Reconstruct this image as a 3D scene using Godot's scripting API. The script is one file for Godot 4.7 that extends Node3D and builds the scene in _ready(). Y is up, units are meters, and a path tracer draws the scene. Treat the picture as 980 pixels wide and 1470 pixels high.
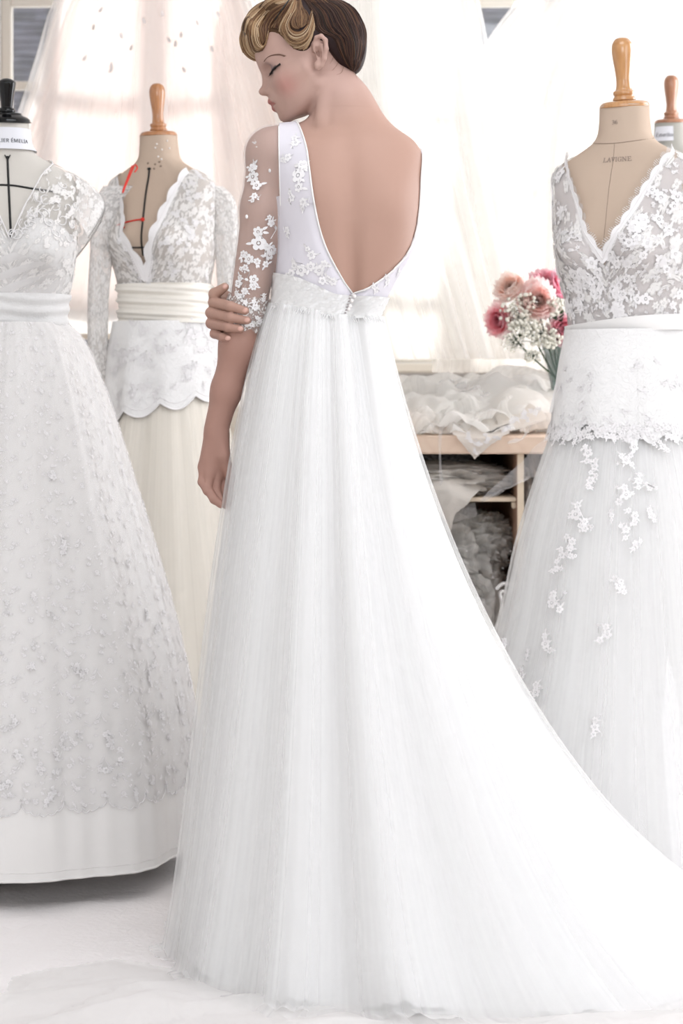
extends Node3D
# A bride seen from behind in a dressmaker's atelier, between gowns on dress forms, before tulle-hung windows.

const F := 2800.0      # focal length in pixels of the 980 x 1470 frame
const EYE := 1.1       # lens height
const HZ := 560.0      # pixel row of the horizon
const BD := 3.84       # distance of the bride

var rng := RandomNumberGenerator.new()
var M := {}
var used := {}

# ------------------------------------------------------------------ helpers
func P(px: float, py: float, d: float) -> Vector3:
	return Vector3((px - 490.0) / F * d, EYE - (py - HZ) / F * d, -d)

func B(px: float, py: float, z := 0.0) -> Vector3:
	return P(px, py, BD - z)

func R(a: float, b: float) -> float:
	return rng.randf_range(a, b)

class Geo:
	var v := PackedVector3Array()
	var n := PackedVector3Array()
	var uv := PackedVector2Array()
	var c := PackedColorArray()
	var ix := PackedInt32Array()
	var tinted := false

	func grid(pts: PackedVector3Array, nu: int, nv: int, wrap := false, col := Color.WHITE, su := 1.0, sv := 1.0) -> void:
		# nu columns, nv rows; with wrap the last column repeats the first
		var b := v.size()
		for j in nv:
			for i in nu:
				var i0 := i - 1
				var i1 := i + 1
				if wrap:
					i0 = i - 1 if i > 0 else nu - 2
					i1 = i + 1 if i < nu - 1 else 1
				else:
					i0 = maxi(i0, 0)
					i1 = mini(i1, nu - 1)
				var j0 := maxi(j - 1, 0)
				var j1 := mini(j + 1, nv - 1)
				var du := pts[j * nu + i1] - pts[j * nu + i0]
				var dv := pts[j1 * nu + i] - pts[j0 * nu + i]
				var nn := dv.cross(du)
				if nn.length_squared() < 1e-16:
					nn = Vector3.UP
				v.push_back(pts[j * nu + i])
				n.push_back(nn.normalized())
				uv.push_back(Vector2(su * i / (nu - 1.0), sv * j / (nv - 1.0)))
				c.push_back(col)
		for j in nv - 1:
			for i in nu - 1:
				var a := b + j * nu + i
				ix.append_array(PackedInt32Array([a, a + 1, a + nu, a + 1, a + nu + 1, a + nu]))

	func tri(p: Vector3, q: Vector3, r: Vector3, col := Color.WHITE) -> void:
		var b := v.size()
		var nn := (r - p).cross(q - p)
		nn = nn.normalized() if nn.length_squared() > 1e-18 else Vector3.UP
		for x in [p, q, r]:
			v.push_back(x)
			n.push_back(nn)
			uv.push_back(Vector2(x.x, x.y))
			c.push_back(col)
		ix.append_array(PackedInt32Array([b, b + 1, b + 2]))

	func fan(center: Vector3, ring: PackedVector3Array, nn: Vector3, col := Color.WHITE) -> void:
		var b := v.size()
		v.push_back(center)
		n.push_back(nn)
		uv.push_back(Vector2(0.5, 0.5))
		c.push_back(col)
		for p in ring:
			v.push_back(p)
			n.push_back(nn)
			uv.push_back(Vector2(0, 0))
			c.push_back(col)
		var k := ring.size()
		for i in k:
			ix.append_array(PackedInt32Array([b, b + 1 + (i + 1) % k, b + 1 + i]))

	func tube(path: PackedVector3Array, radii: PackedFloat32Array, sides := 6, col := Color.WHITE, flat := 1.0) -> void:
		var m := path.size()
		if m < 2:
			return
		var t0 := (path[1] - path[0]).normalized()
		var side := t0.cross(Vector3(0.31, 0.2, 0.93))
		if side.length() < 0.05:
			side = t0.cross(Vector3.RIGHT)
		side = side.normalized()
		var b := v.size()
		for k in m:
			var t := (path[mini(k + 1, m - 1)] - path[maxi(k - 1, 0)]).normalized()
			side = side - t * side.dot(t)
			side = side.normalized() if side.length() > 1e-5 else t.cross(Vector3.UP).normalized()
			var up := t.cross(side)
			for s in sides:
				var a := TAU * s / sides
				var dir := side * cos(a) + up * sin(a) * flat
				v.push_back(path[k] + dir * radii[mini(k, radii.size() - 1)])
				n.push_back(dir.normalized())
				uv.push_back(Vector2(s / float(sides), k / float(m - 1)))
				c.push_back(col)
		for k in m - 1:
			for s in sides:
				var a := b + k * sides + s
				var d := b + k * sides + (s + 1) % sides
				ix.append_array(PackedInt32Array([a, a + sides, d, d, a + sides, d + sides]))
		for e in [0, m - 1]:
			var q := v.size()
			var nn: Vector3 = (path[1] - path[0]).normalized() * -1.0 if e == 0 else (path[m - 1] - path[m - 2]).normalized()
			v.push_back(path[e])
			n.push_back(nn)
			uv.push_back(Vector2.ZERO)
			c.push_back(col)
			for s in sides:
				var a: int = b + e * sides + s
				var d: int = b + e * sides + (s + 1) % sides
				if e == 0:
					ix.append_array(PackedInt32Array([q, a, d]))
				else:
					ix.append_array(PackedInt32Array([q, d, a]))

	func ball(at: Vector3, basis: Basis, rings := 8, sides := 12, col := Color.WHITE) -> void:
		var b := v.size()
		var inv := basis.inverse().transposed()
		for j in rings + 1:
			var th := PI * j / rings
			for i in sides + 1:
				var ph := TAU * i / sides
				var d := Vector3(sin(th) * cos(ph), cos(th), sin(th) * sin(ph))
				v.push_back(at + basis * d)
				n.push_back((inv * d).normalized())
				uv.push_back(Vector2(i / float(sides), j / float(rings)))
				c.push_back(col)
		for j in rings:
			for i in sides:
				var a := b + j * (sides + 1) + i
				ix.append_array(PackedInt32Array([a, a + sides + 1, a + 1, a + 1, a + sides + 1, a + sides + 2]))

	func lathe(at: Vector3, axis: Basis, prof: PackedVector2Array, sides := 32, sub := 4, uvs := 1.0) -> void:
		# profile of (radius, height), smoothed; axis.y is the axis
		var pr := PackedVector2Array()
		for k in prof.size() - 1:
			var p0 := prof[maxi(k - 1, 0)]
			var p3 := prof[mini(k + 2, prof.size() - 1)]
			for s in sub:
				pr.push_back(prof[k].cubic_interpolate(prof[k + 1], p0, p3, s / float(sub)))
		pr.push_back(prof[prof.size() - 1])
		var pts := PackedVector3Array()
		for q in pr:
			for i in sides + 1:
				var a := -TAU * i / sides
				pts.push_back(at + axis * Vector3(cos(a) * maxf(q.x, 0.0), q.y, sin(a) * maxf(q.x, 0.0)))
		grid(pts, sides + 1, pr.size(), true, Color.WHITE, uvs, uvs)

	func box(lo: Vector3, hi: Vector3, bev := 0.003, col := Color.WHITE) -> void:
		# a box with chamfered edges
		var ce := (lo + hi) * 0.5
		var h := (hi - lo) * 0.5
		bev = minf(bev, minf(h.x, minf(h.y, h.z)) * 0.6)
		for ax in 3:
			for sg in [-1.0, 1.0]:
				var u := (ax + 1) % 3
				var w := (ax + 2) % 3
				var q := []
				for s in [[-1, -1], [1, -1], [1, 1], [-1, 1]]:
					var p := Vector3.ZERO
					p[ax] = sg * h[ax]
					p[u] = s[0] * (h[u] - bev)
					p[w] = s[1] * (h[w] - bev)
					q.push_back(ce + p)
				if sg > 0:
					quad(q[3], q[2], q[1], q[0], col)
				else:
					quad(q[0], q[1], q[2], q[3], col)
				# chamfer strips, each made once
				for t in [-1.0, 1.0]:
					var a := Vector3.ZERO
					var b := Vector3.ZERO
					var c2 := Vector3.ZERO
					var d := Vector3.ZERO
					a[ax] = sg * h[ax]
					a[u] = t * (h[u] - bev)
					a[w] = -(h[w] - bev)
					b = a
					b[w] = -b[w]
					c2[ax] = sg * (h[ax] - bev)
					c2[u] = t * h[u]
					c2[w] = -(h[w] - bev)
					d = c2
					d[w] = -d[w]
					if sg * t > 0:
						quad(ce + a, ce + b, ce + d, ce + c2, col)
					else:
						quad(ce + a, ce + c2, ce + d, ce + b, col)

	func quad(a: Vector3, b: Vector3, cc: Vector3, d: Vector3, col := Color.WHITE) -> void:
		tri(a, b, cc, col)
		tri(a, cc, d, col)

	func weld_normals(from := 0, ifrom := 0) -> void:
		for k in range(from, v.size()):
			n[k] = Vector3.ZERO
		var k := ifrom
		while k < ix.size():
			var fn := (v[ix[k + 2]] - v[ix[k]]).cross(v[ix[k + 1]] - v[ix[k]])
			for s in 3:
				n[ix[k + s]] += fn
			k += 3
		for q in range(from, v.size()):
			n[q] = n[q].normalized() if n[q].length_squared() > 1e-20 else Vector3.UP

	func add(o: Geo) -> void:
		var b := v.size()
		v.append_array(o.v)
		n.append_array(o.n)
		uv.append_array(o.uv)
		c.append_array(o.c)
		for i in o.ix:
			ix.push_back(b + i)

	func mesh() -> ArrayMesh:
		var a := []
		a.resize(Mesh.ARRAY_MAX)
		a[Mesh.ARRAY_VERTEX] = v
		a[Mesh.ARRAY_NORMAL] = n
		a[Mesh.ARRAY_TEX_UV] = uv
		if tinted:
			a[Mesh.ARRAY_COLOR] = c
		a[Mesh.ARRAY_INDEX] = ix
		var m := ArrayMesh.new()
		if v.size() > 2:
			m.add_surface_from_arrays(Mesh.PRIMITIVE_TRIANGLES, a)
		return m

func numbered(called: String) -> String:
	if not used.has(called):
		used[called] = 0
		return called
	used[called] += 1
	return "%s_%03d" % [called, used[called]]

func thing(called: String, label: String, category: String, at := Vector3.ZERO, group := "") -> Node3D:
	var o := Node3D.new()
	o.name = numbered(called)
	add_child(o)
	o.position = at
	o.set_meta("label", label)
	o.set_meta("category", category)
	if group:
		o.set_meta("group", group)
	return o

# geometry in world coordinates becomes a named part of a thing (or of a part)
func part(called: String, g: Geo, mat: Material, parent: Node3D, label := "") -> MeshInstance3D:
	var o := MeshInstance3D.new()
	o.name = called
	o.mesh = g.mesh()
	o.material_override = mat
	parent.add_child(o, true)
	var off := Vector3.ZERO
	var q: Node = parent
	while q != self:
		off += (q as Node3D).position
		q = q.get_parent()
	o.position = -off
	if label:
		o.set_meta("label", label)
	return o

func single(called: String, g: Geo, mat: Material, label: String, category: String, group := "") -> MeshInstance3D:
	var o := MeshInstance3D.new()
	o.name = numbered(called)
	o.mesh = g.mesh()
	o.material_override = mat
	add_child(o)
	o.set_meta("label", label)
	o.set_meta("category", category)
	if group:
		o.set_meta("group", group)
	return o

func struct(called: String, g: Geo, mat: Material, label := "") -> MeshInstance3D:
	var o := MeshInstance3D.new()
	o.name = called
	o.mesh = g.mesh()
	o.material_override = mat
	add_child(o, true)
	o.set_meta("kind", "structure")
	if label:
		o.set_meta("label", label)
	return o

func stuff(o: Node) -> void:
	o.set_meta("kind", "stuff")

# Catmull-Rom through (x, y) points with rising x
func cur(t: Array, x: float) -> float:
	var m := t.size()
	if x <= t[0][0]:
		return t[0][1]
	if x >= t[m - 1][0]:
		return t[m - 1][1]
	var k := 0
	while x > t[k + 1][0]:
		k += 1
	var x0: float = t[k][0]
	var x1: float = t[k + 1][0]
	var y0: float = t[k][1]
	var y1: float = t[k + 1][1]
	var h := x1 - x0
	var m0 := (y1 - y0) / h
	var m1 := m0
	if k > 0:
		m0 = 0.5 * (m0 + (y0 - t[k - 1][1]) / (x0 - t[k - 1][0]))
	if k < m - 2:
		m1 = 0.5 * (m1 + (t[k + 2][1] - y1) / (t[k + 2][0] - x1))
	var s := (x - x0) / h
	var s2 := s * s
	var s3 := s2 * s
	return y0 * (2 * s3 - 3 * s2 + 1) + m0 * h * (s3 - 2 * s2 + s) + y1 * (-2 * s3 + 3 * s2) + m1 * h * (s3 - s2)

func lin(t: Array, x: float) -> float:
	var m := t.size()
	if x <= t[0][0]:
		return t[0][1]
	for k in m - 1:
		if x <= t[k + 1][0]:
			return lerpf(t[k][1], t[k + 1][1], (x - t[k][0]) / (t[k + 1][0] - t[k][0]))
	return t[m - 1][1]

# smooth path through points
func path(pts: Array, sub := 6) -> PackedVector3Array:
	var o := PackedVector3Array()
	var m := pts.size()
	for k in m - 1:
		for s in sub:
			o.push_back(pts[k].cubic_interpolate(pts[k + 1], pts[maxi(k - 1, 0)], pts[mini(k + 2, m - 1)], s / float(sub)))
	o.push_back(pts[m - 1])
	return o

func folds(seed_: int, base: float, count := 5, spread := 0.5) -> Array:
	var r := RandomNumberGenerator.new()
	r.seed = seed_
	var o := []
	for k in count:
		o.push_back([roundf(base * r.randf_range(1.0 - spread, 1.0 + spread)), r.randf() * TAU, r.randf_range(0.5, 1.0)])
	return o

func fold(f: Array, u: float) -> float:
	var s := 0.0
	var w := 0.0
	for k in f:
		s += cos(TAU * k[0] * u + k[1]) * k[2]
		w += k[2]
	return s / w * 1.6

func smin(a: float, b: float, k: float) -> float:
	var h := maxf(k - absf(a - b), 0.0) / k
	return minf(a, b) - h * h * k * 0.25

func smax(a: float, b: float, k: float) -> float:
	return -smin(-a, -b, k)

func cap(p: Vector3, a: Vector3, b: Vector3, ra: float, rb: float) -> float:
	var ba := b - a
	var t := clampf((p - a).dot(ba) / ba.length_squared(), 0.0, 1.0)
	return (p - a - ba * t).length() - lerpf(ra, rb, t)

func ell(p: Vector3, c: Vector3, r: Vector3) -> float:
	var q := p - c
	var k0 := (q / r).length()
	var k1 := (q / (r * r)).length()
	return k0 * (k0 - 1.0) / maxf(k1, 1e-6)

# surface nets on an octree: one vertex in each cell the surface crosses
func nets(g: Geo, f: Callable, lo: Vector3, hi: Vector3, h: float, tint = null, skip := [], grad := 0.0) -> void:
	var dim := Vector3i(((hi - lo) / h).ceil())
	var size := 1
	while size < maxi(dim.x, maxi(dim.y, dim.z)):
		size *= 2
	var K := size + 2
	var cells := []
	var stack := [[0, 0, 0, size]]
	while stack.size():
		var s: Array = stack.pop_back()
		var z: int = s[3]
		if s[0] >= dim.x or s[1] >= dim.y or s[2] >= dim.z:
			continue
		var ce := lo + Vector3(s[0] + z * 0.5, s[1] + z * 0.5, s[2] + z * 0.5) * h
		var inside := false
		for b in skip:
			if ce.x > b[0].x and ce.x < b[1].x and ce.y > b[0].y and ce.y < b[1].y and ce.z > b[0].z and ce.z < b[1].z:
				inside = true
		if inside and z == 1:
			continue
		var d: float = f.call(ce)
		if absf(d) > z * h * 0.87 * 1.35 + (0.02 if z > 8 else 0.0):
			continue
		if z == 1:
			cells.push_back(s)
			continue
		var q := z / 2
		for k in 8:
			stack.push_back([s[0] + (k & 1) * q, s[1] + ((k >> 1) & 1) * q, s[2] + (k >> 2) * q, q])
	var val := {}
	var vert := {}
	var v0 := g.v.size()
	var i0 := g.ix.size()
	var off := PackedInt32Array([0, 1, K, K + 1, K * K, K * K + 1, K * K + K, K * K + K + 1])
	for s in cells:
		var id: int = s[0] + s[1] * K + s[2] * K * K
		var w := PackedFloat32Array()
		w.resize(8)
		var neg := 0
		for k in 8:
			var cid := id + off[k]
			var x = val.get(cid)
			if x == null:
				x = f.call(lo + Vector3(s[0] + (k & 1), s[1] + ((k >> 1) & 1), s[2] + (k >> 2)) * h)
				val[cid] = x
			w[k] = x
			if w[k] < 0.0:
				neg += 1
		if neg == 0 or neg == 8:
			continue
		var sum := Vector3.ZERO
		var m := 0
		for e in [[0, 1], [2, 3], [4, 5], [6, 7], [0, 2], [1, 3], [4, 6], [5, 7], [0, 4], [1, 5], [2, 6], [3, 7]]:
			var wa := w[e[0]]
			var wb := w[e[1]]
			if (wa < 0.0) == (wb < 0.0):
				continue
			var t := wa / (wa - wb)
			var pa := Vector3(e[0] & 1, (e[0] >> 1) & 1, e[0] >> 2)
			var pb := Vector3(e[1] & 1, (e[1] >> 1) & 1, e[1] >> 2)
			sum += pa.lerp(pb, t)
			m += 1
		var p := lo + (Vector3(s[0], s[1], s[2]) + sum / m) * h
		vert[id] = g.v.size()
		g.v.push_back(p)
		g.n.push_back(Vector3.UP)
		g.uv.push_back(Vector2(p.x, p.y))
		g.c.push_back(tint.call(p) if tint != null else Color.WHITE)
	for s in cells:
		var id: int = s[0] + s[1] * K + s[2] * K * K
		if not vert.has(id):
			continue
		var a: float = val[id]
		for ax in 3:
			var st: int = [1, K, K * K][ax]
			var b = val.get(id + st)
			if b == null or (a < 0.0) == (b < 0.0):
				continue
			var s1: int = [K, K * K, 1][ax]
			var s2: int = [K * K, 1, K][ax]
			var q0 = vert.get(id)
			var q1 = vert.get(id - s1)
			var q2 = vert.get(id - s1 - s2)
			var q3 = vert.get(id - s2)
			if q0 == null or q1 == null or q2 == null or q3 == null:
				continue
			if a < 0.0:
				g.ix.append_array(PackedInt32Array([q0, q2, q1, q0, q3, q2]))
			else:
				g.ix.append_array(PackedInt32Array([q0, q1, q2, q0, q2, q3]))
	g.weld_normals(v0, i0)
	if grad > 0.0:
		for k in range(v0, g.v.size()):
			var nn := Vector3.ZERO
			for t in [Vector3(1, -1, -1), Vector3(-1, -1, 1), Vector3(-1, 1, -1), Vector3(1, 1, 1)]:
				nn += t * (f.call(g.v[k] + t * grad) as float)
			nn = nn.normalized()
			if nn.dot(g.n[k]) > 0.2:
				g.n[k] = nn

func trace(f: Callable, from: Vector3, dir: Vector3, off: float, most := 1.0) -> Vector3:
	var t := 0.0
	for k in 60:
		var d: float = f.call(from + dir * t) - off
		if d < 0.0004:
			break
		t += d * 0.8
		if t > most:
			break
	return from + dir * t

# ------------------------------------------------------------------ materials
func mat(called: String, col: Color, rough := 0.8, spec := 0.5) -> StandardMaterial3D:
	var m := StandardMaterial3D.new()
	m.resource_name = called
	m.albedo_color = col
	m.roughness = rough
	m.metallic_specular = spec
	m.cull_mode = BaseMaterial3D.CULL_DISABLED
	M[called] = m
	return m

func sheer(called: String, col: Color, alpha: float, back := 0.8) -> StandardMaterial3D:
	var m := mat(called, Color(col.r, col.g, col.b, alpha), 0.9, 0.2)
	m.transparency = BaseMaterial3D.TRANSPARENCY_ALPHA
	m.backlight_enabled = back > 0
	m.backlight = Color(back, back, back)
	return m

func noise_tex(freq: float, seed_: int, lo := Color.BLACK, hi := Color.WHITE, w := 512, hgt := 512, type := FastNoiseLite.TYPE_SIMPLEX_SMOOTH) -> ImageTexture:
	var fn := FastNoiseLite.new()
	fn.seed = seed_
	fn.frequency = freq
	fn.noise_type = type
	fn.fractal_octaves = 4
	var im := fn.get_seamless_image(w, hgt)
	var out := Image.create(w, hgt, false, Image.FORMAT_RGBA8)
	for y in hgt:
		for x in w:
			out.set_pixel(x, y, lo.lerp(hi, im.get_pixel(x, y).r))
	return ImageTexture.create_from_image(out)

# streaks along v whose density is the alpha: gathered tulle
func streak_tex(lo: float, hi: float, seed_: int) -> ImageTexture:
	var r := RandomNumberGenerator.new()
	r.seed = seed_
	var w := 1024
	var a := PackedFloat32Array()
	a.resize(w)
	for k in 120:
		var at := r.randi() % w
		var wd := r.randi_range(2, 40)
		var amp := r.randf_range(0.1, 0.5) * (1.0 if r.randf() < 0.6 else -0.7)
		for x in wd:
			a[(at + x) % w] += amp
	var im := Image.create(w, 8, false, Image.FORMAT_RGBA8)
	for x in w:
		var sm := 0.0
		for k in range(-3, 4):
			sm += a[(x + k + w) % w] / 7.0
		var q := clampf(0.4 + sm * 0.6, 0.0, 1.0)
		for y in 8:
			im.set_pixel(x, y, Color(1, 1, 1, lerpf(lo, hi, q)))
	return ImageTexture.create_from_image(im)

# fine all-over lace thread: net and small scrolls, in alpha and as relief
func lace_tex(seed_: int, net: float, n: int, size: float, ground: float) -> Array:
	var w := 512
	var a := PackedFloat32Array()
	a.resize(w * w)
	for y in w:
		for x in w:
			var l1 := absf(fmod((x + y) / 8.0, 1.0) - 0.5)
			var l2 := absf(fmod((x - y + w) / 8.0, 1.0) - 0.5)
			a[y * w + x] = net if minf(l1, l2) < 0.12 else ground
	var r := RandomNumberGenerator.new()
	r.seed = seed_
	for k in n:
		var cx := r.randi() % w
		var cy := r.randi() % w
		var rad := size * r.randf_range(0.5, 1.2)
		var pet := r.randi_range(4, 6)
		var ph := r.randf() * TAU
		var leaf := r.randf() < 0.45
		var ri := int(rad) + 1
		for dy in range(-ri, ri + 1):
			for dx in range(-ri, ri + 1):
				var d := sqrt(float(dx * dx + dy * dy)) / rad
				var an := atan2(dy, dx) + ph
				var q := 0.0
				if leaf:
					var lx := (dx * cos(ph) + dy * sin(ph)) / rad
					var ly := (-dx * sin(ph) + dy * cos(ph)) / rad
					if absf(ly) < 0.3 * (1.0 - lx * lx):
						q = 1.0 if absf(ly) > 0.05 else 0.6
				else:
					var edge := 0.62 + 0.38 * absf(cos(an * pet * 0.5))
					if d < edge:
						q = 0.55 if (d > 0.16 and d < 0.24) or (edge - d > 0.1 and edge - d < 0.17) else 1.0
				if q > 0.0:
					var at := ((cy + dy + w) % w) * w + (cx + dx + w) % w
					a[at] = maxf(a[at], q)
	var im := Image.create(w, w, false, Image.FORMAT_RGBA8)
	var hm := Image.create(w, w, false, Image.FORMAT_RGBA8)
	for y in w:
		for x in w:
			var q := a[y * w + x]
			im.set_pixel(x, y, Color(1, 1, 1, q))
			hm.set_pixel(x, y, Color(q, q, q))
	return [ImageTexture.create_from_image(im), ImageTexture.create_from_image(hm)]

func wood_tex(lo: Color, hi: Color, seed_: int) -> ImageTexture:
	var fn := FastNoiseLite.new()
	fn.seed = seed_
	fn.frequency = 0.01
	fn.fractal_octaves = 3
	var im := Image.create(256, 256, false, Image.FORMAT_RGBA8)
	for y in 256:
		for x in 256:
			var q := fn.get_noise_2d(x * 3.0, y * 0.35) * 0.5 + 0.5
			var g := absf(sin((x * 0.12 + fn.get_noise_2d(x, y * 0.3) * 7.0)))
			im.set_pixel(x, y, lo.lerp(hi, clampf(q * 0.6 + g * 0.4, 0, 1)))
	return ImageTexture.create_from_image(im)

func bump(m: StandardMaterial3D, t: Texture2D, cm: float, scale := Vector3.ONE, tri := false) -> void:
	m.heightmap_enabled = true
	m.heightmap_texture = t
	m.heightmap_scale = cm
	m.uv1_scale = scale
	m.uv1_triplanar = tri

func materials() -> void:
	var skin := mat("skin", Color(1, 1, 1), 0.5, 0.4)
	skin.vertex_color_use_as_albedo = true
	bump(skin, noise_tex(0.12, 4), 0.02, Vector3(30, 30, 30), true)
	var hair := mat("hair", Color(1, 1, 1), 0.5, 0.32)
	hair.vertex_color_use_as_albedo = true
	var nail := mat("nail", Color(0.8, 0.62, 0.56), 0.2)
	nail.clearcoat_enabled = true
	mat("lash", Color(0.03, 0.025, 0.03), 0.5)
	mat("brow", Color(0.42, 0.3, 0.24), 0.7)
	mat("metal_black", Color(0.02, 0.02, 0.025), 0.3)
	var pearl := mat("pearl", Color(0.93, 0.91, 0.9), 0.15)
	pearl.clearcoat_enabled = true
	var satin := mat("satin", Color(0.93, 0.92, 0.91), 0.42, 0.5)
	satin.rim_enabled = true
	satin.rim = 0.3
	var lining := mat("lining", Color(0.96, 0.955, 0.955), 0.75, 0.25)
	lining.backlight_enabled = true
	lining.backlight = Color(0.3, 0.3, 0.3)
	var lin2 := mat("lining_ivory", Color(0.955, 0.935, 0.9), 0.75, 0.25)
	lin2.backlight_enabled = true
	lin2.backlight = Color(0.3, 0.3, 0.3)
	var sat2 := mat("satin_ivory", Color(0.94, 0.92, 0.885), 0.42, 0.5)
	sat2.rim_enabled = true
	sat2.rim = 0.3
	var crepe := mat("crepe", Color(0.9, 0.885, 0.88), 0.7, 0.3)
	bump(crepe, noise_tex(0.05, 9), 0.05, Vector3(8, 8, 8), true)
	var dp := sheer("drape", Color(0.95, 0.94, 0.935), 0.75, 0.4)
	dp.roughness = 0.8
	mat("bodice_cloth", Color(0.87, 0.855, 0.88), 0.75, 0.25)
	var t1 := sheer("tulle", Color(0.98, 0.978, 0.975), 1.0, 0.95)
	t1.albedo_texture = streak_tex(0.54, 0.68, 3)
	var t5 := sheer("tulle_ivory", Color(0.97, 0.955, 0.93), 1.0, 0.95)
	t5.albedo_texture = t1.albedo_texture
	var t2 := sheer("tulle_light", Color(0.98, 0.978, 0.975), 1.0, 0.95)
	t2.albedo_texture = streak_tex(0.2, 0.4, 8)
	var t3 := sheer("tulle_window", Color(0.97, 0.965, 0.955), 1.0, 1.18)
	t3.albedo_texture = streak_tex(0.68, 0.92, 12)
	var t4 := sheer("tulle_pink", Color(0.97, 0.86, 0.83), 1.0, 1.18)
	t4.albedo_texture = streak_tex(0.4, 0.8, 15)
	sheer("tulle_plain", Color(0.95, 0.94, 0.93), 0.42, 0.6)
	sheer("tulle_faint", Color(0.95, 0.94, 0.94), 0.26, 0.6)
	sheer("bodice_net", Color(0.96, 0.945, 0.955), 0.56, 0.3)
	sheer("net", Color(0.9, 0.88, 0.88), 0.2, 0.5)
	var ltx := lace_tex(5, 0.42, 150, 26.0, 0.12)
	var l1 := sheer("lace_open", Color(0.95, 0.94, 0.93), 1.0, 0.5)
	l1.albedo_texture = ltx[0]
	bump(l1, ltx[1], 0.08, Vector3(6, 3, 1))
	var ltx2 := lace_tex(17, 0.75, 260, 24.0, 0.5)
	var l2 := sheer("lace_dense", Color(0.95, 0.94, 0.93), 1.0, 0.5)
	l2.albedo_texture = ltx2[0]
	bump(l2, ltx2[1], 0.1, Vector3(6, 3, 1))
	var l3 := mat("lace_relief", Color(0.95, 0.945, 0.94), 0.8, 0.25)
	bump(l3, ltx2[1], 0.09, Vector3(5, 3, 1))
	var ltx4 := lace_tex(29, 0.3, 60, 22.0, 0.2)
	var l4 := sheer("lace_veil", Color(0.93, 0.92, 0.92), 1.0, 0.5)
	l4.albedo_texture = ltx4[0]
	bump(l4, ltx4[1], 0.015, Vector3(9, 7, 1))
	var lc := mat("lace_cream", Color(0.95, 0.925, 0.89), 0.8, 0.25)
	lc.backlight_enabled = true
	lc.backlight = Color(1.0, 1.0, 1.0)
	bump(lc, ltx2[1], 0.06, Vector3(5, 3, 1))
	var motif := mat("lace_motif", Color(0.95, 0.94, 0.94), 0.8, 0.25)
	motif.backlight_enabled = true
	motif.backlight = Color(0.3, 0.3, 0.3)
	mat("lace_thread", Color(0.62, 0.58, 0.58), 0.8, 0.2)
	var linen := mat("linen", Color(0.78, 0.7, 0.63), 0.9, 0.2)
	bump(linen, noise_tex(0.2, 21), 0.03, Vector3(25, 25, 25), true)
	var linen2 := mat("linen_pale", Color(0.84, 0.82, 0.79), 0.9, 0.2)
	bump(linen2, noise_tex(0.2, 22), 0.03, Vector3(25, 25, 25), true)
	var linen3 := mat("linen_grey", Color(0.7, 0.69, 0.66), 0.9, 0.2)
	bump(linen3, noise_tex(0.2, 23), 0.03, Vector3(25, 25, 25), true)
	mat("seam", Color(0.52, 0.45, 0.4), 0.9)
	mat("stamp", Color(0.54, 0.48, 0.45), 0.9)
	mat("tape", Color(0.03, 0.03, 0.035), 0.6)
	mat("ink", Color(0.08, 0.09, 0.16), 0.7)
	mat("ribbon_red", Color(0.85, 0.16, 0.1), 0.6)
	mat("paper", Color(0.9, 0.9, 0.92), 0.8)
	mat("lacquer", Color(0.008, 0.01, 0.018), 0.1, 0.45)
	var k := 0
	for q in [["wood_honey", Color(0.66, 0.44, 0.24), Color(0.84, 0.64, 0.42)], ["wood_amber", Color(0.62, 0.4, 0.23), Color(0.78, 0.54, 0.34)], ["wood_brown", Color(0.56, 0.36, 0.24), Color(0.7, 0.48, 0.34)]]:
		var w := mat(q[0], Color.WHITE, 0.22, 0.5)
		w.albedo_texture = wood_tex(q[1], q[2], 31 + k)
		w.uv1_scale = Vector3(6, 6, 6)
		w.uv1_triplanar = true
		w.clearcoat_enabled = true
		w.clearcoat_roughness = 0.12
		k += 1
	var beech := mat("beech", Color.WHITE, 0.5, 0.4)
	beech.albedo_texture = wood_tex(Color(0.87, 0.76, 0.68), Color(0.92, 0.83, 0.75), 40)
	beech.uv1_triplanar = true
	beech.uv1_scale = Vector3(1.2, 6, 1.2)
	var board := mat("board", Color.WHITE, 0.6, 0.3)
	board.albedo_texture = wood_tex(Color(0.66, 0.53, 0.45), Color(0.72, 0.58, 0.5), 41)
	board.uv1_triplanar = true
	mat("board_edge", Color(0.88, 0.81, 0.72), 0.6)
	mat("wall", Color(0.91, 0.905, 0.9), 0.9, 0.2)
	mat("window_paint", Color(0.9, 0.88, 0.84), 0.5, 0.4)
	mat("floorboards", Color(0.75, 0.72, 0.69), 0.6)
	var slate := mat("slate", Color.WHITE, 0.6, 0.4)
	slate.vertex_color_use_as_albedo = true
	var sheet := mat("sheet", Color(0.95, 0.93, 0.925), 0.85, 0.2)
	bump(sheet, noise_tex(0.03, 50), 0.15, Vector3(3, 3, 3), true)
	var glass := mat("pane", Color(0.95, 0.97, 1.0, 0.06), 0.02, 0.5)
	glass.transparency = BaseMaterial3D.TRANSPARENCY_ALPHA
	var vase := mat("vase_glass", Color(0.42, 0.5, 0.47, 0.42), 0.03, 0.5)
	vase.transparency = BaseMaterial3D.TRANSPARENCY_ALPHA
	vase.cull_mode = BaseMaterial3D.CULL_BACK
	var water := mat("water", Color(0.85, 0.9, 0.88, 0.05), 0.0, 0.5)
	water.refraction_enabled = true
	water.refraction_scale = 0.033
	water.cull_mode = BaseMaterial3D.CULL_BACK
	var leaf := mat("leaf", Color(0.09, 0.2, 0.1), 0.5)
	leaf.backlight_enabled = true
	leaf.backlight = Color(0.2, 0.25, 0.1)
	mat("stem", Color(0.2, 0.3, 0.14), 0.6)
	mat("bud", Color(0.9, 0.89, 0.84), 0.8)
	var pet := mat("petal", Color.WHITE, 0.7, 0.2)
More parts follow.
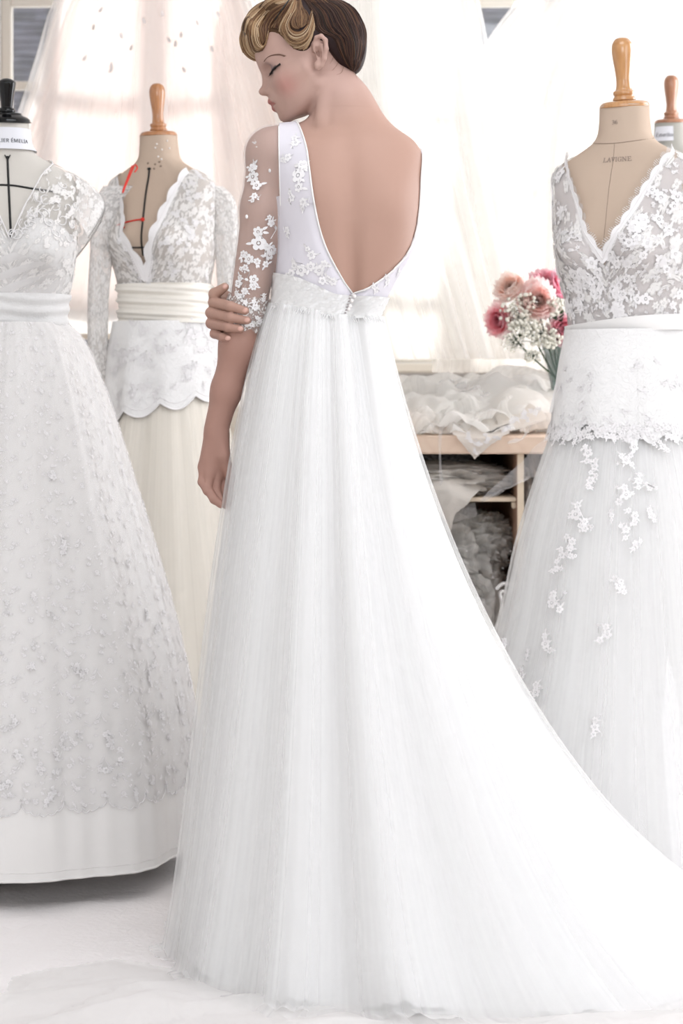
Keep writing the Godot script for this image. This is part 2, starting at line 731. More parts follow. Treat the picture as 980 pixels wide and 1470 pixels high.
	pet.vertex_color_use_as_albedo = true
	pet.backlight_enabled = true
	pet.backlight = Color(1.3, 1.27, 1.27)
	var heap := mat("heap", Color(0.97, 0.955, 0.93), 0.8, 0.2)
	heap.backlight_enabled = true
	heap.backlight = Color(1.1, 1.1, 1.1)
	mat("applique", Color(0.9, 0.87, 0.86), 0.8)

# ------------------------------------------------------------------ the bride's body
const TORSO := [  # pixel row, left edge, right edge, half depth in metres
	[158, 486, 516, 0.012], [166, 474, 526, 0.03], [175, 458, 541, 0.045], [187, 440, 562, 0.056], [200, 410, 586, 0.068], [216, 390, 600, 0.084], [240, 388, 606, 0.1], [280, 393, 604, 0.113], [320, 398, 599, 0.118],
	[360, 401, 589, 0.114], [400, 398, 567, 0.104], [430, 396, 551, 0.097], [452, 394, 541, 0.094], [480, 396, 538, 0.09], [520, 402, 532, 0.085], [560, 406, 528, 0.08]]
var t_x := PackedFloat32Array()
var t_a := PackedFloat32Array()
var t_b := PackedFloat32Array()
const T_LO := 1.1
const T_HI := 1.65
const T_N := 128
var scap := []
var neck := []
var ridge := []
var larm := []
var rarm := []
var lhand := []
var rhand := []
var hc := Vector3.ZERO
var hb := Basis()
var hinv := Basis()
const PITCH := 0.245
var face := []
var ear_rim := []

func setup_body() -> void:
	var tx := []
	var ta := []
	var tb := []
	for k in range(TORSO.size() - 1, -1, -1):
		var q: Array = TORSO[k]
		var y := B(0, q[0]).y
		tx.push_back([y, (B(q[1], 0).x + B(q[2], 0).x) * 0.5])
		ta.push_back([y, (B(q[2], 0).x - B(q[1], 0).x) * 0.5])
		tb.push_back([y, q[3]])
	for k in T_N + 1:
		var y := lerpf(T_LO, T_HI, k / float(T_N))
		t_x.push_back(cur(tx, y))
		t_a.push_back(cur(ta, y))
		t_b.push_back(cur(tb, y))
	scap = [B(452, 275, 0.1), B(560, 285, 0.1)]
	neck = [[B(466, 100, -0.02), B(488, 150, -0.005), 0.05, 0.048], [B(488, 150, -0.005), B(500, 200, 0.0), 0.048, 0.06],
		[B(484, 194, 0.0), B(404, 215, 0.0), 0.041, 0.039], [B(404, 215, 0.0), B(388, 219, 0.0), 0.039, 0.0425],
		[B(500, 158, 0.0), B(560, 232, 0.0), 0.046, 0.042], [B(560, 232, 0.0), B(567, 240, 0.0), 0.042, 0.04]]
	ridge = [B(468, 118, 0.026), B(460, 176, 0.046)]
	larm = [[B(387, 220, 0.0), B(377, 300, 0.012), 0.0435, 0.0405], [B(377, 300, 0.012), B(354, 452, 0.0), 0.0405, 0.0355],
		[B(354, 452, 0.0), B(343, 496, 0.0), 0.0355, 0.0365], [B(343, 496, 0.0), B(325, 560, 0.0), 0.0365, 0.028], [B(325, 560, 0.0), B(311, 613, 0.0), 0.028, 0.0245]]
	rarm = [[B(566, 240, -0.01), B(508, 410, -0.2), 0.04, 0.033], [B(508, 410, -0.2), B(495, 428, -0.22), 0.033, 0.034], [B(495, 428, -0.22), B(368, 452, -0.1), 0.034, 0.024]]
	lhand = []
	var w := B(311, 613, 0.0)
	for q in [[[293, 670], [290, 692], [297, 705], [306, 713], 0.0, 0.0085], [[301, 678], [298, 702], [307, 717], [317, 725], 0.008, 0.0092],
			[[312, 681], [310, 706], [318, 721], [327, 728], 0.0, 0.0092], [[322, 679], [322, 703], [329, 718], [336, 724], -0.012, 0.009]]:
		var z: float = q[4]
		var a := B(q[0][0], q[0][1], z + 0.0)
		var b := B(q[1][0], q[1][1], z + 0.012)
		var c := B(q[2][0], q[2][1], z + 0.026)
		var d := B(q[3][0], q[3][1], z + 0.03)
		lhand.append([w.lerp(a, 0.25), a, 0.018, 0.0125])
		lhand.append([a, b, q[5] + 0.0012, q[5]])
		lhand.append([b, c, q[5], q[5] - 0.0008])
		lhand.append([c, d, q[5] - 0.0008, q[5] - 0.0024])
	lhand.append([B(316, 628, 0.006), B(320, 655, 0.012), 0.016, 0.015])   # ball of the thumb
	lhand.append([B(320, 655, 0.012), B(331, 684, 0.006), 0.013, 0.0095])
	lhand.append([B(331, 684, 0.006), B(336, 704, 0.006), 0.0095, 0.007])
	rhand = []
	var rw := B(368, 452, -0.1)
	for q in [[B(322, 427, -0.05), B(307, 434, -0.006), B(331, 440, 0.036), B(352, 446, 0.0445), 0.0112],
			[B(316, 443, -0.052), B(303, 449, -0.006), B(331, 456, 0.038), B(354.5, 460, 0.0445), 0.0112],
			[B(314, 458, -0.052), B(303, 464, -0.005), B(327, 470, 0.037), B(345, 472.5, 0.044), 0.0105],
			[B(316, 473, -0.047), B(308, 479, -0.001), B(319, 484, 0.028), B(327, 485.5, 0.036), 0.0094]]:
		rhand.append([rw, q[0], 0.02, 0.0135])
		rhand.append([q[0], q[1], q[4] + 0.0012, q[4] + 0.0003])
		rhand.append([q[1], q[2], q[4], q[4] - 0.0012])
		rhand.append([q[2], q[3], q[4] - 0.0012, q[4] - 0.003])
	rhand.append([B(338, 445, -0.075), B(309, 434, -0.03), 0.017, 0.014])
	rhand.append([B(309, 434, -0.03), B(308, 422, -0.006), 0.0135, 0.0118])
	rhand.append([B(308, 422, -0.006), B(322.5, 412, 0.012), 0.0118, 0.0085])
	hc = B(457, 92, -0.02)
	hb = Basis(Vector3(-cos(PITCH), -sin(PITCH), 0), Vector3(-sin(PITCH), cos(PITCH), 0), Vector3(0, 0, 1))
	hinv = hb.transposed()
	# ear rim in the picture's close-up coordinates, with its distance from the head's middle
	for q in [[549, 395, 0.071], [544, 350, 0.073], [560, 312, 0.077], [595, 303, 0.081], [626, 335, 0.083], [632, 395, 0.083], [618, 460, 0.08], [598, 505, 0.076]]:
		var l := hl(q[0], q[1])
		ear_rim.push_back(Vector3(l.x, l.y, q[2]))

# close-up coordinates (4.9 times the picture's, from x = 340) to the head's own (forward, up)
func hl(cx: float, cy: float) -> Vector2:
	var x := (340.0 + cx / 4.9 - 457.0) / 729.2
	var y := -(cy / 4.9 - 92.0) / 729.2
	return Vector2(-x * cos(PITCH) - y * sin(PITCH), -x * sin(PITCH) + y * cos(PITCH))

func torso(p: Vector3) -> float:
	var s := (p.y - T_LO) / (T_HI - T_LO) * T_N
	var yc := clampf(s, 0.0, T_N - 0.001)
	var k := int(yc)
	var f := yc - k
	var a := lerpf(t_a[k], t_a[k + 1], f)
	var b := lerpf(t_b[k], t_b[k + 1], f)
	var x := p.x - lerpf(t_x[k], t_x[k + 1], f)
	var z := p.z + BD
	var q := sqrt(x * x + z * z)
	var d: float
	if q < 1e-5:
		d = -minf(a, b)
	else:
		var ex := pow(pow(absf(x / a), 2.3) + pow(absf(z / b), 2.3), 1.0 / 2.3)
		d = q * (1.0 - 1.0 / maxf(ex, 1e-4))
		d *= 0.85
	var over := (absf(s - yc)) * (T_HI - T_LO) / T_N
	if over > 0.0:
		d = sqrt(maxf(d, 0.0) * maxf(d, 0.0) + over * over) if d > 0.0 else over
	elif z > 0.0 and d < 0.06:
		# shoulder blades and the channel of the spine
		for c in scap:
			d -= 0.009 * exp(-((p.x - c.x) * (p.x - c.x) / 0.0018 + (p.y - c.y) * (p.y - c.y) / 0.003))
		var xs := lerpf(0.022, 0.012, clampf((p.y - 1.28) / 0.3, 0.0, 1.0))
		var dx := p.x - xs
		var low := clampf((1.42 - p.y) / 0.15, 0.0, 1.0)
		d += (0.005 + 0.012 * low) * exp(-dx * dx / (0.00022 + 0.0003 * (1.0 - low)))
	if d < 0.2:
		for c in neck:
			d = smin(d, cap(p, c[0], c[1], c[2], c[3]), 0.035)
		d = smin(d, cap(p, ridge[0], ridge[1], 0.012, 0.009), 0.016)
	return d

func chain(p: Vector3, l: Array, k: float) -> float:
	var d := 9.0
	for c in l:
		d = smin(d, cap(p, c[0], c[1], c[2], c[3]), k)
	return d

func fingers(p: Vector3, l: Array) -> float:
	# palm and each finger joined softly, finger against finger only hard
	var palm := 9.0
	var d := 9.0
	for f in 4:
		palm = smin(palm, cap(p, l[f * 4][0], l[f * 4][1], l[f * 4][2], l[f * 4][3]), 0.012)
	for f in 5:
		var e := 9.0
		var first := f * 4 + 1 if f < 4 else 16
		for k in range(first, first + 3):
			e = smin(e, cap(p, l[k][0], l[k][1], l[k][2], l[k][3]), 0.0035)
		d = minf(d, smin(e, palm, 0.008))
	return d

func arm_left(p: Vector3) -> float:
	return chain(p, larm, 0.02)

func head(w: Vector3) -> float:
	var p := hinv * (w - hc)
	var m := Vector3(p.x, p.y, absf(p.z))
	var d := ell(p, Vector3(0.008, 0.048, 0), Vector3(0.098, 0.082, 0.073))
	if d > 0.16:
		return d - 0.06
	d = smin(d, ell(p, Vector3(0.055, 0.04, 0), Vector3(0.0605, 0.055, 0.062)), 0.03)
	d = smin(d, ell(p, Vector3(0.052, -0.015, 0), Vector3(0.053, 0.062, 0.056)), 0.03)
	d = smin(d, cap(m, Vector3(0.012, -0.045, 0.05), Vector3(0.08, -0.077, 0.014), 0.017, 0.0145), 0.03)
	d = smin(d, ell(p, Vector3(0.045, -0.05, 0), Vector3(0.045, 0.035, 0.045)), 0.03)
	d = smin(d, cap(m, Vector3(0.068, -0.02, 0.04), Vector3(0.03, -0.01, 0.058), 0.02, 0.012), 0.025)
	d = smin(d, ell(p, Vector3(0.088, -0.0835, 0), Vector3(0.0135, 0.0125, 0.016)), 0.012)
	# brow ridge, sockets, lids
	d = smin(d, cap(m, Vector3(0.1, 0.02, 0.012), Vector3(0.088, 0.023, 0.042), 0.008, 0.007), 0.014)
	d = smax(d, -ell(m, Vector3(0.103, 0.006, 0.032), Vector3(0.015, 0.0125, 0.0175)), 0.014)
	d = smin(d, ell(m, Vector3(0.081, 0.0065, 0.0325), Vector3(0.0128, 0.0112, 0.0145)), 0.004)
	# nose
	var ns := cap(p, Vector3(0.1, 0.012, 0), Vector3(0.1145, -0.022, 0), 0.0062, 0.0072)
	ns = smin(ns, ell(p, Vector3(0.1185, -0.0262, 0), Vector3(0.0098, 0.008, 0.0082)), 0.006)
	ns = smin(ns, ell(m, Vector3(0.1065, -0.0295, 0.0105), Vector3(0.0095, 0.0072, 0.0062)), 0.006)
	ns = smin(ns, cap(p, Vector3(0.105, -0.034, 0), Vector3(0.116, -0.029, 0), 0.005, 0.005), 0.005)
	d = smin(d, ns, 0.011)
	d = smax(d, -ell(m, Vector3(0.1095, -0.0365, 0.0068), Vector3(0.0052, 0.0038, 0.003)), 0.003)
	# muzzle and lips
	d = smin(d, ell(p, Vector3(0.089, -0.05, 0), Vector3(0.019, 0.021, 0.026)), 0.016)
	var up := cap(m, Vector3(0.1095, -0.0495, 0.002), Vector3(0.0935, -0.056, 0.0235), 0.0064, 0.0024)
	var lo := cap(m, Vector3(0.1045, -0.0638, 0.0), Vector3(0.0925, -0.0585, 0.0215), 0.0069, 0.0024)
	d = smin(d, up, 0.005)
	d = smin(d, lo, 0.005)
	d = smax(d, -cap(m, Vector3(0.118, -0.0567, 0.0), Vector3(0.0985, -0.057, 0.0215), 0.0022, 0.0016), 0.0035)
	# ears
	if m.z > 0.045 and m.x < 0.04 and m.x > -0.06:
		var e := 9.0
		for k in ear_rim.size() - 1:
			e = smin(e, cap(m, ear_rim[k], ear_rim[k + 1], 0.0042, 0.0042), 0.003)
		var c := hl(590, 400)
		var q := m - Vector3(c.x, c.y, 0.0735)
		e = smin(e, ell(q, Vector3(0, 0, 0), Vector3(0.0125, 0.0265, 0.0045)), 0.004)
		var lobe := hl(574, 505)
		e = smin(e, ell(m, Vector3(lobe.x, lobe.y, 0.0735), Vector3(0.0078, 0.0095, 0.0055)), 0.006)
		var ah := hl(606, 395)
		e = smin(e, cap(m, Vector3(ah.x, ah.y + 0.008, 0.078), Vector3(ah.x + 0.003, ah.y - 0.012, 0.0775), 0.0035, 0.0038), 0.004)
		var con := hl(574, 415)
		e = smax(e, -ell(m, Vector3(con.x, con.y, 0.0805), Vector3(0.0066, 0.0125, 0.0105)), 0.002)
		d = smin(d, e, 0.005)
	return d

func body(p: Vector3) -> float:
	var d := torso(p)
	if p.x < -0.1:
		d = smin(d, arm_left(p), 0.02)
	d = smin(d, chain(p, rarm, 0.02), 0.015)
	if p.y > 1.5:
		var hd := head(p)
		# the neck flows into the head, the chin only rests above the shoulder
		var soft := clampf((p.x + 0.085) / 0.03, 0.0, 1.0)
		d = smin(d, hd, 0.002 + 0.009 * soft)
	if p.y < 1.35 and p.x < -0.1:
		if p.y > 1.12:
			d = minf(d, fingers(p, rhand))
		elif p.y < 1.08:
			d = smin(d, fingers(p, lhand), 0.012)
	return d

func skin_tint(w: Vector3) -> Color:
	var base := Color(0.47, 0.288, 0.225)
	var p := hinv * (w - hc)
	if w.y > 1.5 and p.length() < 0.17:
		var m := Vector3(p.x, p.y, absf(p.z))
		base = base.lerp(Color(0.5, 0.325, 0.272), clampf((0.17 - p.length()) / 0.06, 0.0, 1.0))
		var blush := exp(-(m - Vector3(0.07, -0.03, 0.05)).length_squared() / 0.0005)
		base = base.lerp(Color(0.46, 0.17, 0.15), blush * 0.6)
		var shade := exp(-(m - Vector3(0.086, 0.0105, 0.04)).length_squared() / 0.00014)
		base = base.lerp(Color(0.17, 0.115, 0.135), clampf(shade * 0.95, 0.0, 0.75))
		# the lash line rises towards the temple
		var lash_y := 0.0015 + 0.32 * maxf(0.1 - m.x, 0.0)
		if m.x > 0.068 and m.z > 0.016 and m.z < 0.056 and m.y < lash_y + 0.02:
			var liner := exp(-pow((m.y - lash_y + 0.0014) / (0.0018 + 0.1 * maxf(0.1 - m.x, 0.0)), 2.0)) * clampf((m.x - 0.069) / 0.006, 0.0, 1.0)
			base = base.lerp(Color(0.015, 0.012, 0.016), clampf(liner * 1.7, 0.0, 0.96))
		var lip := minf(cap(m, Vector3(0.1095, -0.05, 0.002), Vector3(0.0935, -0.056, 0.0245), 0.0074, 0.0036), cap(m, Vector3(0.1045, -0.0635, 0.0), Vector3(0.0925, -0.0585, 0.022), 0.0078, 0.0036))
		if lip < 0.0012 and m.x > 0.088:
			base = base.lerp(Color(0.4, 0.15, 0.13), clampf((0.0012 - lip) / 0.0014, 0.0, 1.0))
	elif w.y < 1.3 and w.x < -0.17:
		base = base.lerp(Color(0.41, 0.235, 0.185), clampf((1.3 - w.y) / 0.1, 0.0, 1.0))
	return base

# ------------------------------------------------------------------ hair
var hmass := []

func hair_sdf(w: Vector3) -> float:
	var p := hinv * (w - hc)
	var d := ell(p, Vector3(0.006, 0.05, 0), Vector3(0.106, 0.088, 0.08))
	# the hairline: in front of it, and below it behind the ear, bare skin
	var ln := lin([[-0.12, -0.04], [-0.0625, -0.034], [-0.04, -0.012], [-0.022, 0.018], [0.0, 0.036], [0.03, 0.042], [0.06, 0.06], [0.1, 0.075]], p.x)
	d = smax(d, (ln - p.y) * 0.8, 0.008)
	for q in hmass:
		var m: Vector3 = q[3] * (p - q[0])
		d = smin(d, ell(m, Vector3.ZERO, q[1]), q[2])
	return d

func setup_hair() -> void:
	var roll := hl(735, 270)
	hmass.push_back([Vector3(roll.x, roll.y, 0.0), Vector3(0.0435, 0.06, 0.068), 0.03, Basis(Vector3.FORWARD, 0.0)])
	var low := hl(800, 400)
	hmass.push_back([Vector3(low.x, low.y, 0.0), Vector3(0.02, 0.032, 0.05), 0.025, Basis()])
	var fr := hl(140, 265)
	hmass.push_back([Vector3(fr.x, fr.y, 0.018), Vector3(0.0225, 0.041, 0.048), 0.012, Basis(Vector3(0, 0, 1), 0.25)])
	var top := hl(330, 90)
	hmass.push_back([Vector3(top.x, top.y, 0.02), Vector3(0.046, 0.022, 0.048), 0.02, Basis(Vector3(0, 0, 1), -0.5)])
	var wv := hl(430, 265)
	hmass.push_back([Vector3(wv.x, wv.y, 0.062), Vector3(0.03, 0.042, 0.03), 0.01, Basis(Vector3(0, 0, 1), 0.2)])

# a lock of strands between two guide curves drawn on the side of the head, lying on the hair's mass
func lock(a: Array, b: Array, count: int, cols: Array, rad: float, lift: float, seed_: int) -> Geo:
	var r := RandomNumberGenerator.new()
	r.seed = seed_
	var g := Geo.new()
	g.tinted = true
	var pa := []
	var pb := []
	for q in a:
		pa.push_back(Vector3(q[0], q[1], 0))
	for q in b:
		pb.push_back(Vector3(q[0], q[1], 0))
	var ca := path(pa, 6)
	var cb := path(pb, 6)
	var na := ca.size() - 1.0
	var nb := cb.size() - 1.0
	var steps := 22
	# the surface once on a coarse grid, then strands read from it
	var cols_n := 9
	var surf := []
	for i in cols_n:
		var s := i / (cols_n - 1.0)
		var col := PackedVector3Array()
		for k in steps + 1:
			var t := k / float(steps)
			var fa := t * na
			var fb := t * nb
			var qa := ca[int(fa)].lerp(ca[mini(int(fa) + 1, int(na))], fa - int(fa))
			var qb := cb[int(fb)].lerp(cb[mini(int(fb) + 1, int(nb))], fb - int(fb))
			var q := qa.lerp(qb, s)
			var w := B(340.0 + q.x / 4.9, q.y / 4.9, -0.02)
			var hit := trace(hair_sdf, w + Vector3(0, 0, 0.16), Vector3(0, 0, -1), 0.0, 0.17)
			if hit.z < w.z:
				hit.z = w.z
			col.push_back(hit)
		for pass_ in 2:
			for k in range(1, steps):
				col[k].z = (col[k - 1].z + col[k].z * 2.0 + col[k + 1].z) * 0.25
		surf.push_back(col)
	for n_ in count:
		var s := (n_ + r.randf_range(-0.4, 0.4)) / maxf(count - 1.0, 1.0)
		s = clampf(s, 0.0, 1.0)
		var f := s * (cols_n - 1.001)
		var i := int(f)
		var wob := r.randf_range(-0.001, 0.001)
		var up := r.randf_range(0.0, 0.0025) + lift * sin(PI * s)
		var pts := PackedVector3Array()
		var rd := PackedFloat32Array()
		for k in steps + 1:
			var q: Vector3 = surf[i][k].lerp(surf[i + 1][k], f - i)
			q.z += up
			q.x += wob * sin(k * 0.7)
			q.y += wob * cos(k * 0.5)
			pts.push_back(q)
			var e := k / float(steps)
			rd.push_back(rad * (0.55 + 0.45 * sin(PI * clampf(e * 0.9 + 0.08, 0, 1))))
		var tone: Color = cols[r.randi() % cols.size()]
		tone = tone * r.randf_range(0.8, 1.2)
		g.tube(pts, rd, 5, tone)
	return g

# ------------------------------------------------------------------ lace motifs
# flat sprigs of flowers and leaves as triangles in a plane: [[points of a fan]...]
func flower2(at: Vector2, r: float, petals: int, ph: float) -> Array:
	var ring := PackedVector2Array()
	var k := petals * 6
	for i in k:
		var a := TAU * i / k + ph
		ring.push_back(at + Vector2(cos(a), sin(a)) * r * (0.66 + 0.34 * sqrt(absf(cos((a - ph) * petals * 0.5)))))
	return [at, ring, 1]

func leaf2(at: Vector2, dir: float, l: float, w: float) -> Array:
	var d := Vector2(cos(dir), sin(dir))
	var e := Vector2(-d.y, d.x)
	return [at + d * l * 0.5, PackedVector2Array([at, at + d * l * 0.3 + e * w, at + d * l * 0.7 + e * w * 0.8, at + d * l, at + d * l * 0.7 - e * w * 0.8, at + d * l * 0.3 - e * w]), 0]

func stem2(a: Vector2, b: Vector2, w: float) -> Array:
	var e := (b - a).orthogonal().normalized() * w
	return [(a + b) * 0.5, PackedVector2Array([a - e, b - e, b + e, a + e]), 0]

func sprig(size: float, seed_: int, blooms := 3) -> Array:
	var r := RandomNumberGenerator.new()
	r.seed = seed_
	var o := []
	var at := Vector2.ZERO
	var dir := r.randf_range(-0.5, 0.5) + PI / 2
	for k in blooms:
		var rad := size * (0.42 if k == 0 else r.randf_range(0.24, 0.34))
		o.push_back(flower2(at, rad, 5 + r.randi() % 2, r.randf() * TAU))
		for q in 2:
			var a := dir + r.randf_range(-2.4, 2.4)
			o.push_back(leaf2(at + Vector2(cos(a), sin(a)) * rad * 0.8, a, size * r.randf_range(0.25, 0.42), size * 0.08))
		var nxt := at + Vector2(cos(dir), sin(dir)) * size * (0.62 if k % 2 == 0 else -1.25)
		if k < blooms - 1:
			o.push_back(stem2(at, nxt, size * 0.025))
		at = nxt
		dir += r.randf_range(-0.7, 0.7)
	var tip := at + Vector2(cos(dir), sin(dir)) * size * 0.55
	o.push_back(stem2(at, tip, size * 0.02))
	for q in [-0.7, 0.0, 0.7]:
		o.push_back(leaf2(tip, dir + q, size * 0.26, size * 0.07))
	return o

# lays a sprig on a surface given by a callable from the plane to space; flowers get a raised heart
func lay(g: Geo, shapes: Array, turn: float, put: Callable) -> void:
	for s in shapes:
		var c2: Vector2 = s[0].rotated(turn)
		var ring := PackedVector3Array()
		var c: Vector3 = put.call(c2, 0.0012)
		for q in s[1]:
			ring.push_back(put.call((q as Vector2).rotated(turn), 0.0004))
		var nn := (ring[0] - c).cross(ring[1] - c).normalized()
		if s[2] == 1:
			var m: int = s[1].size()
			var r0: float = (s[1][0] - s[0]).length()
			var hole := PackedVector3Array()
			for k in m:
				hole.push_back(put.call(((s[0] as Vector2) + (s[1][k] - s[0]).normalized() * r0 * 0.3).rotated(turn), 0.0012))
			var b := g.v.size()
			for k in m:
				for q in [ring[k], hole[k]]:
					g.v.push_back(q)
					g.n.push_back(nn)
					g.uv.push_back(Vector2.ZERO)
					g.c.push_back(Color.WHITE)
			for k in m:
				var i0 := b + k * 2
				var i1 := b + ((k + 1) % m) * 2
				g.ix.append_array(PackedInt32Array([i0, i0 + 1, i1, i1, i0 + 1, i1 + 1]))
			var heart := PackedVector3Array()
			for k in 6:
				heart.push_back(put.call((s[0] + Vector2.from_angle(TAU * k / 6.0) * r0 * 0.2).rotated(turn), 0.0016))
			g.fan(put.call(c2, 0.002), heart, nn)
		else:
			g.fan(c, ring, nn)

# the sprig's plane laid by sight onto a distance field around a point of the picture
func on_field(f: Callable, px: float, py: float, off: float) -> Callable:
	var eye := Vector3(0, EYE, 0)
	var dir := (B(px, py) - eye).normalized()
	var hit := trace(f, eye + dir * (BD - 0.4), dir, off, 0.8)
	var e := 0.002
	var nn := Vector3(f.call(hit + Vector3(e, 0, 0)) - f.call(hit - Vector3(e, 0, 0)), f.call(hit + Vector3(0, e, 0)) - f.call(hit - Vector3(0, e, 0)), f.call(hit + Vector3(0, 0, e)) - f.call(hit - Vector3(0, 0, e))).normalized()
	var tx := Vector3.UP.cross(nn).normalized()
	var ty := nn.cross(tx)
	return func(q: Vector2, up: float) -> Vector3:
		return trace(f, hit + tx * q.x + ty * q.y + nn * 0.03, -nn, off, 0.06) + nn * up

# the same on a surface S(u, v)
func on_surface(S: Callable, u: float, v: float, lift := 0.001) -> Callable:
	var c: Vector3 = S.call(u, v)
	var du: Vector3 = (S.call(u + 0.002, v) - S.call(u - 0.002, v)) / 0.004
	var dv: Vector3 = (S.call(u, v + 0.004) - S.call(u, v - 0.004)) / 0.008
	var nn := du.cross(dv).normalized()
	if nn.dot(Vector3(0, EYE, 0) - c) < 0.0:
		nn = -nn
	var lu := maxf(du.length(), 0.01)
	var lv := maxf(dv.length(), 0.01)
	return func(q: Vector2, up: float) -> Vector3:
		return (S.call(u + q.x / lu, v - q.y / lv) as Vector3) + nn * (up + lift)

# where on S a point of the picture lies: the nearest of its samples on the side that faces the lens
func samples(S: Callable, nu: int, nv: int) -> PackedVector3Array:
	var o := PackedVector3Array()
	for j in nv + 1:
		for i in nu:
			o.push_back(S.call(i / float(nu), j / float(nv)))
	return o

func find_uv(pts: PackedVector3Array, nu: int, nv: int, px: float, py: float) -> Vector2:
	var best := 1e9
	var at := Vector2.ZERO
	for k in pts.size():
		var p := pts[k]
		var x := 490.0 + p.x / -p.z * F
		var y := HZ + (EYE - p.y) / -p.z * F
		var d := (x - px) * (x - px) + (y - py) * (y - py) - p.z * 40.0
		if d < best:
			best = d
			at = Vector2((k % nu) / float(nu), (k / nu) / float(nv))
	return at

# a scalloped edging along a line: out points away from the cloth
func scallops(g: Geo, line: PackedVector3Array, out: PackedVector3Array, nrm: PackedVector3Array, inner: float, depth: float, each: float) -> void:
	var ln := 0.0
	var rows := [PackedVector3Array(), PackedVector3Array(), PackedVector3Array()]
	for k in line.size():
		if k > 0:
			ln += line[k].distance_to(line[k - 1])
		var w := depth * (0.35 + 0.65 * absf(sin(PI * ln / each)))
		rows[0].push_back(line[k] - out[k] * inner + nrm[k] * 0.001)
		rows[1].push_back(line[k] + nrm[k] * 0.003)
		rows[2].push_back(line[k] + out[k] * w + nrm[k] * 0.001)
	var pts := PackedVector3Array()
	for r in rows:
		pts.append_array(r)
	g.grid(pts, line.size(), 3, false, Color.WHITE, ln / 0.06, 0.5)
	# the corded edge and a ladder of small holes' rims
	g.tube(rows[2], PackedFloat32Array([0.0011]), 4)
	g.tube(rows[1], PackedFloat32Array([0.0009]), 4)

# ------------------------------------------------------------------ the bride's dress
const OPEN := [  # pixel row, left and right edge of the bare back
	[170, 436, 602], [200, 439, 602], [250, 445, 601], [300, 452, 598.0], [340, 461, 592], [365, 470, 582], [385, 480, 566], [400, 488.5, 550], [412, 496, 534], [422, 504, 517], [426, 507, 509], [440, 508.2, 508.2]]

func side_angle(y: float, px: float) -> float:
	# angle round the torso's axis, 0 at the back, where the surface shows at that pixel column
	var k := clampf((y - T_LO) / (T_HI - T_LO) * T_N, 0, T_N - 1.0)
	var x := (px - 490.0) / F * BD - t_x[int(k)]
	var a := t_a[int(k)]
	var b := t_b[int(k)]
	var q := clampf(x / a, -0.995, 0.995)
	return atan2(x, b * pow(1.0 - pow(absf(q), 2.3), 1.0 / 2.3))

func round_torso(y: float, ang: float, off: float) -> Vector3:
	var k := clampf((y - T_LO) / (T_HI - T_LO) * T_N, 0, T_N - 1.0)
	var dir := Vector3(sin(ang), 0, cos(ang))
	return trace(torso, Vector3(t_x[int(k)], y, -BD) + dir * 0.3, -dir, off, 0.3)

var strap_edge := PackedVector3Array()

func bodice(g: Geo, off: float) -> void:
	# left and right panels, from the edge of the opening round to the front
	for side in 2:
		var nu := 40
		var rows := 36
		var pts := PackedVector3Array()
		for j in rows:
			var py := lerpf(438.0, 286.0 if side == 0 else 216.0, j / (rows - 1.0))
			var y := B(0, py).y
			var a0 := side_angle(y, cur(OPEN.map(func(q): return [q[0], q[1 + side]]), py))
			if side == 0:
				var ex: float = cur(OPEN.map(func(q): return [q[0], q[1]]), py)
				var ew := trace(torso, B(ex, py, 0.0) + Vector3(0, 0, 0.3), Vector3(0, 0, -1), off, 0.4)
				a0 = atan2(ew.x - t_x[int(clampf((y - T_LO) / (T_HI - T_LO) * T_N, 0, T_N - 1.0))], ew.z + BD)
			var a1 := -PI if side == 0 else PI
			for i in nu:
				var s := i / (nu - 1.0)
				pts.push_back(round_torso(y, lerpf(a0, a1, s * s * 0.6 + s * 0.4), off * lerpf(0.12, 1.0, minf(s * 9.0, 1.0))))
		g.grid(pts, nu, rows)
	# the left strap, up the back, over the shoulder and down the front
	var nu2 := 14
	var pts2 := PackedVector3Array()
	var rows2 := 44
	for j in rows2:
		var s := j / (rows2 - 1.0)
		for i in nu2:
			var q := i / (nu2 - 1.0)
			if s < 0.55:
				var py := lerpf(300.0, 226.0, s / 0.55)
				var xl: float = cur(OPEN.map(func(w): return [w[0], w[1]]), py)
				var xs := lin([[180, 400], [300, 404]], py)
				var w := B(lerpf(xl, xs, q), py, 0.0)
				pts2.push_back(trace(torso, w + Vector3(0, 0, 0.3), Vector3(0, 0, -1), off, 0.4))
			else:
				var a := (s - 0.55) / 0.45 * PI * 0.56
				var c := B(lerpf(lerpf(442.0, 425.0, clampf(a / 1.4, 0, 1)), 401.0, q), 226.0, 0.0)
				var dir := Vector3(0, sin(a), cos(a))
				pts2.push_back(trace(torso, c + dir * 0.25, -dir, off, 0.25))
	g.grid(pts2, nu2, rows2)
	for j in rows2:
		strap_edge.push_back(pts2[j * nu2] + Vector3(0, 0.0, 0.001))

func edge_line(side: int, off: float) -> PackedVector3Array:
	var o := PackedVector3Array()
	for j in 60:
		var py := lerpf(427.0, 196.0 if side == 0 else 214.0, j / 59.0)
		var px: float = cur(OPEN.map(func(q): return [q[0], q[1 + side]]), py)
		if side == 0:
			var w := B(px, py, 0.0)
			o.push_back(trace(torso, w + Vector3(0, 0, 0.3), Vector3(0, 0, -1), off, 0.4))
		else:
			o.push_back(round_torso(B(0, py).y, side_angle(B(0, py).y, px), off))
	return o

func belt_y(ang: float, up: float) -> float:
	# the lace belt drops towards its middle at the back
	var x := sin(ang)
	var top := lin([[-1, 392], [-0.6, 402], [-0.1, 420], [0.1, 426], [0.6, 428], [1, 428]], x)
	var bot := lin([[-1, 441], [-0.3, 450], [0.1, 457], [0.7, 459], [1, 458]], x)
	return B(0, lerpf(bot, top, up)).y

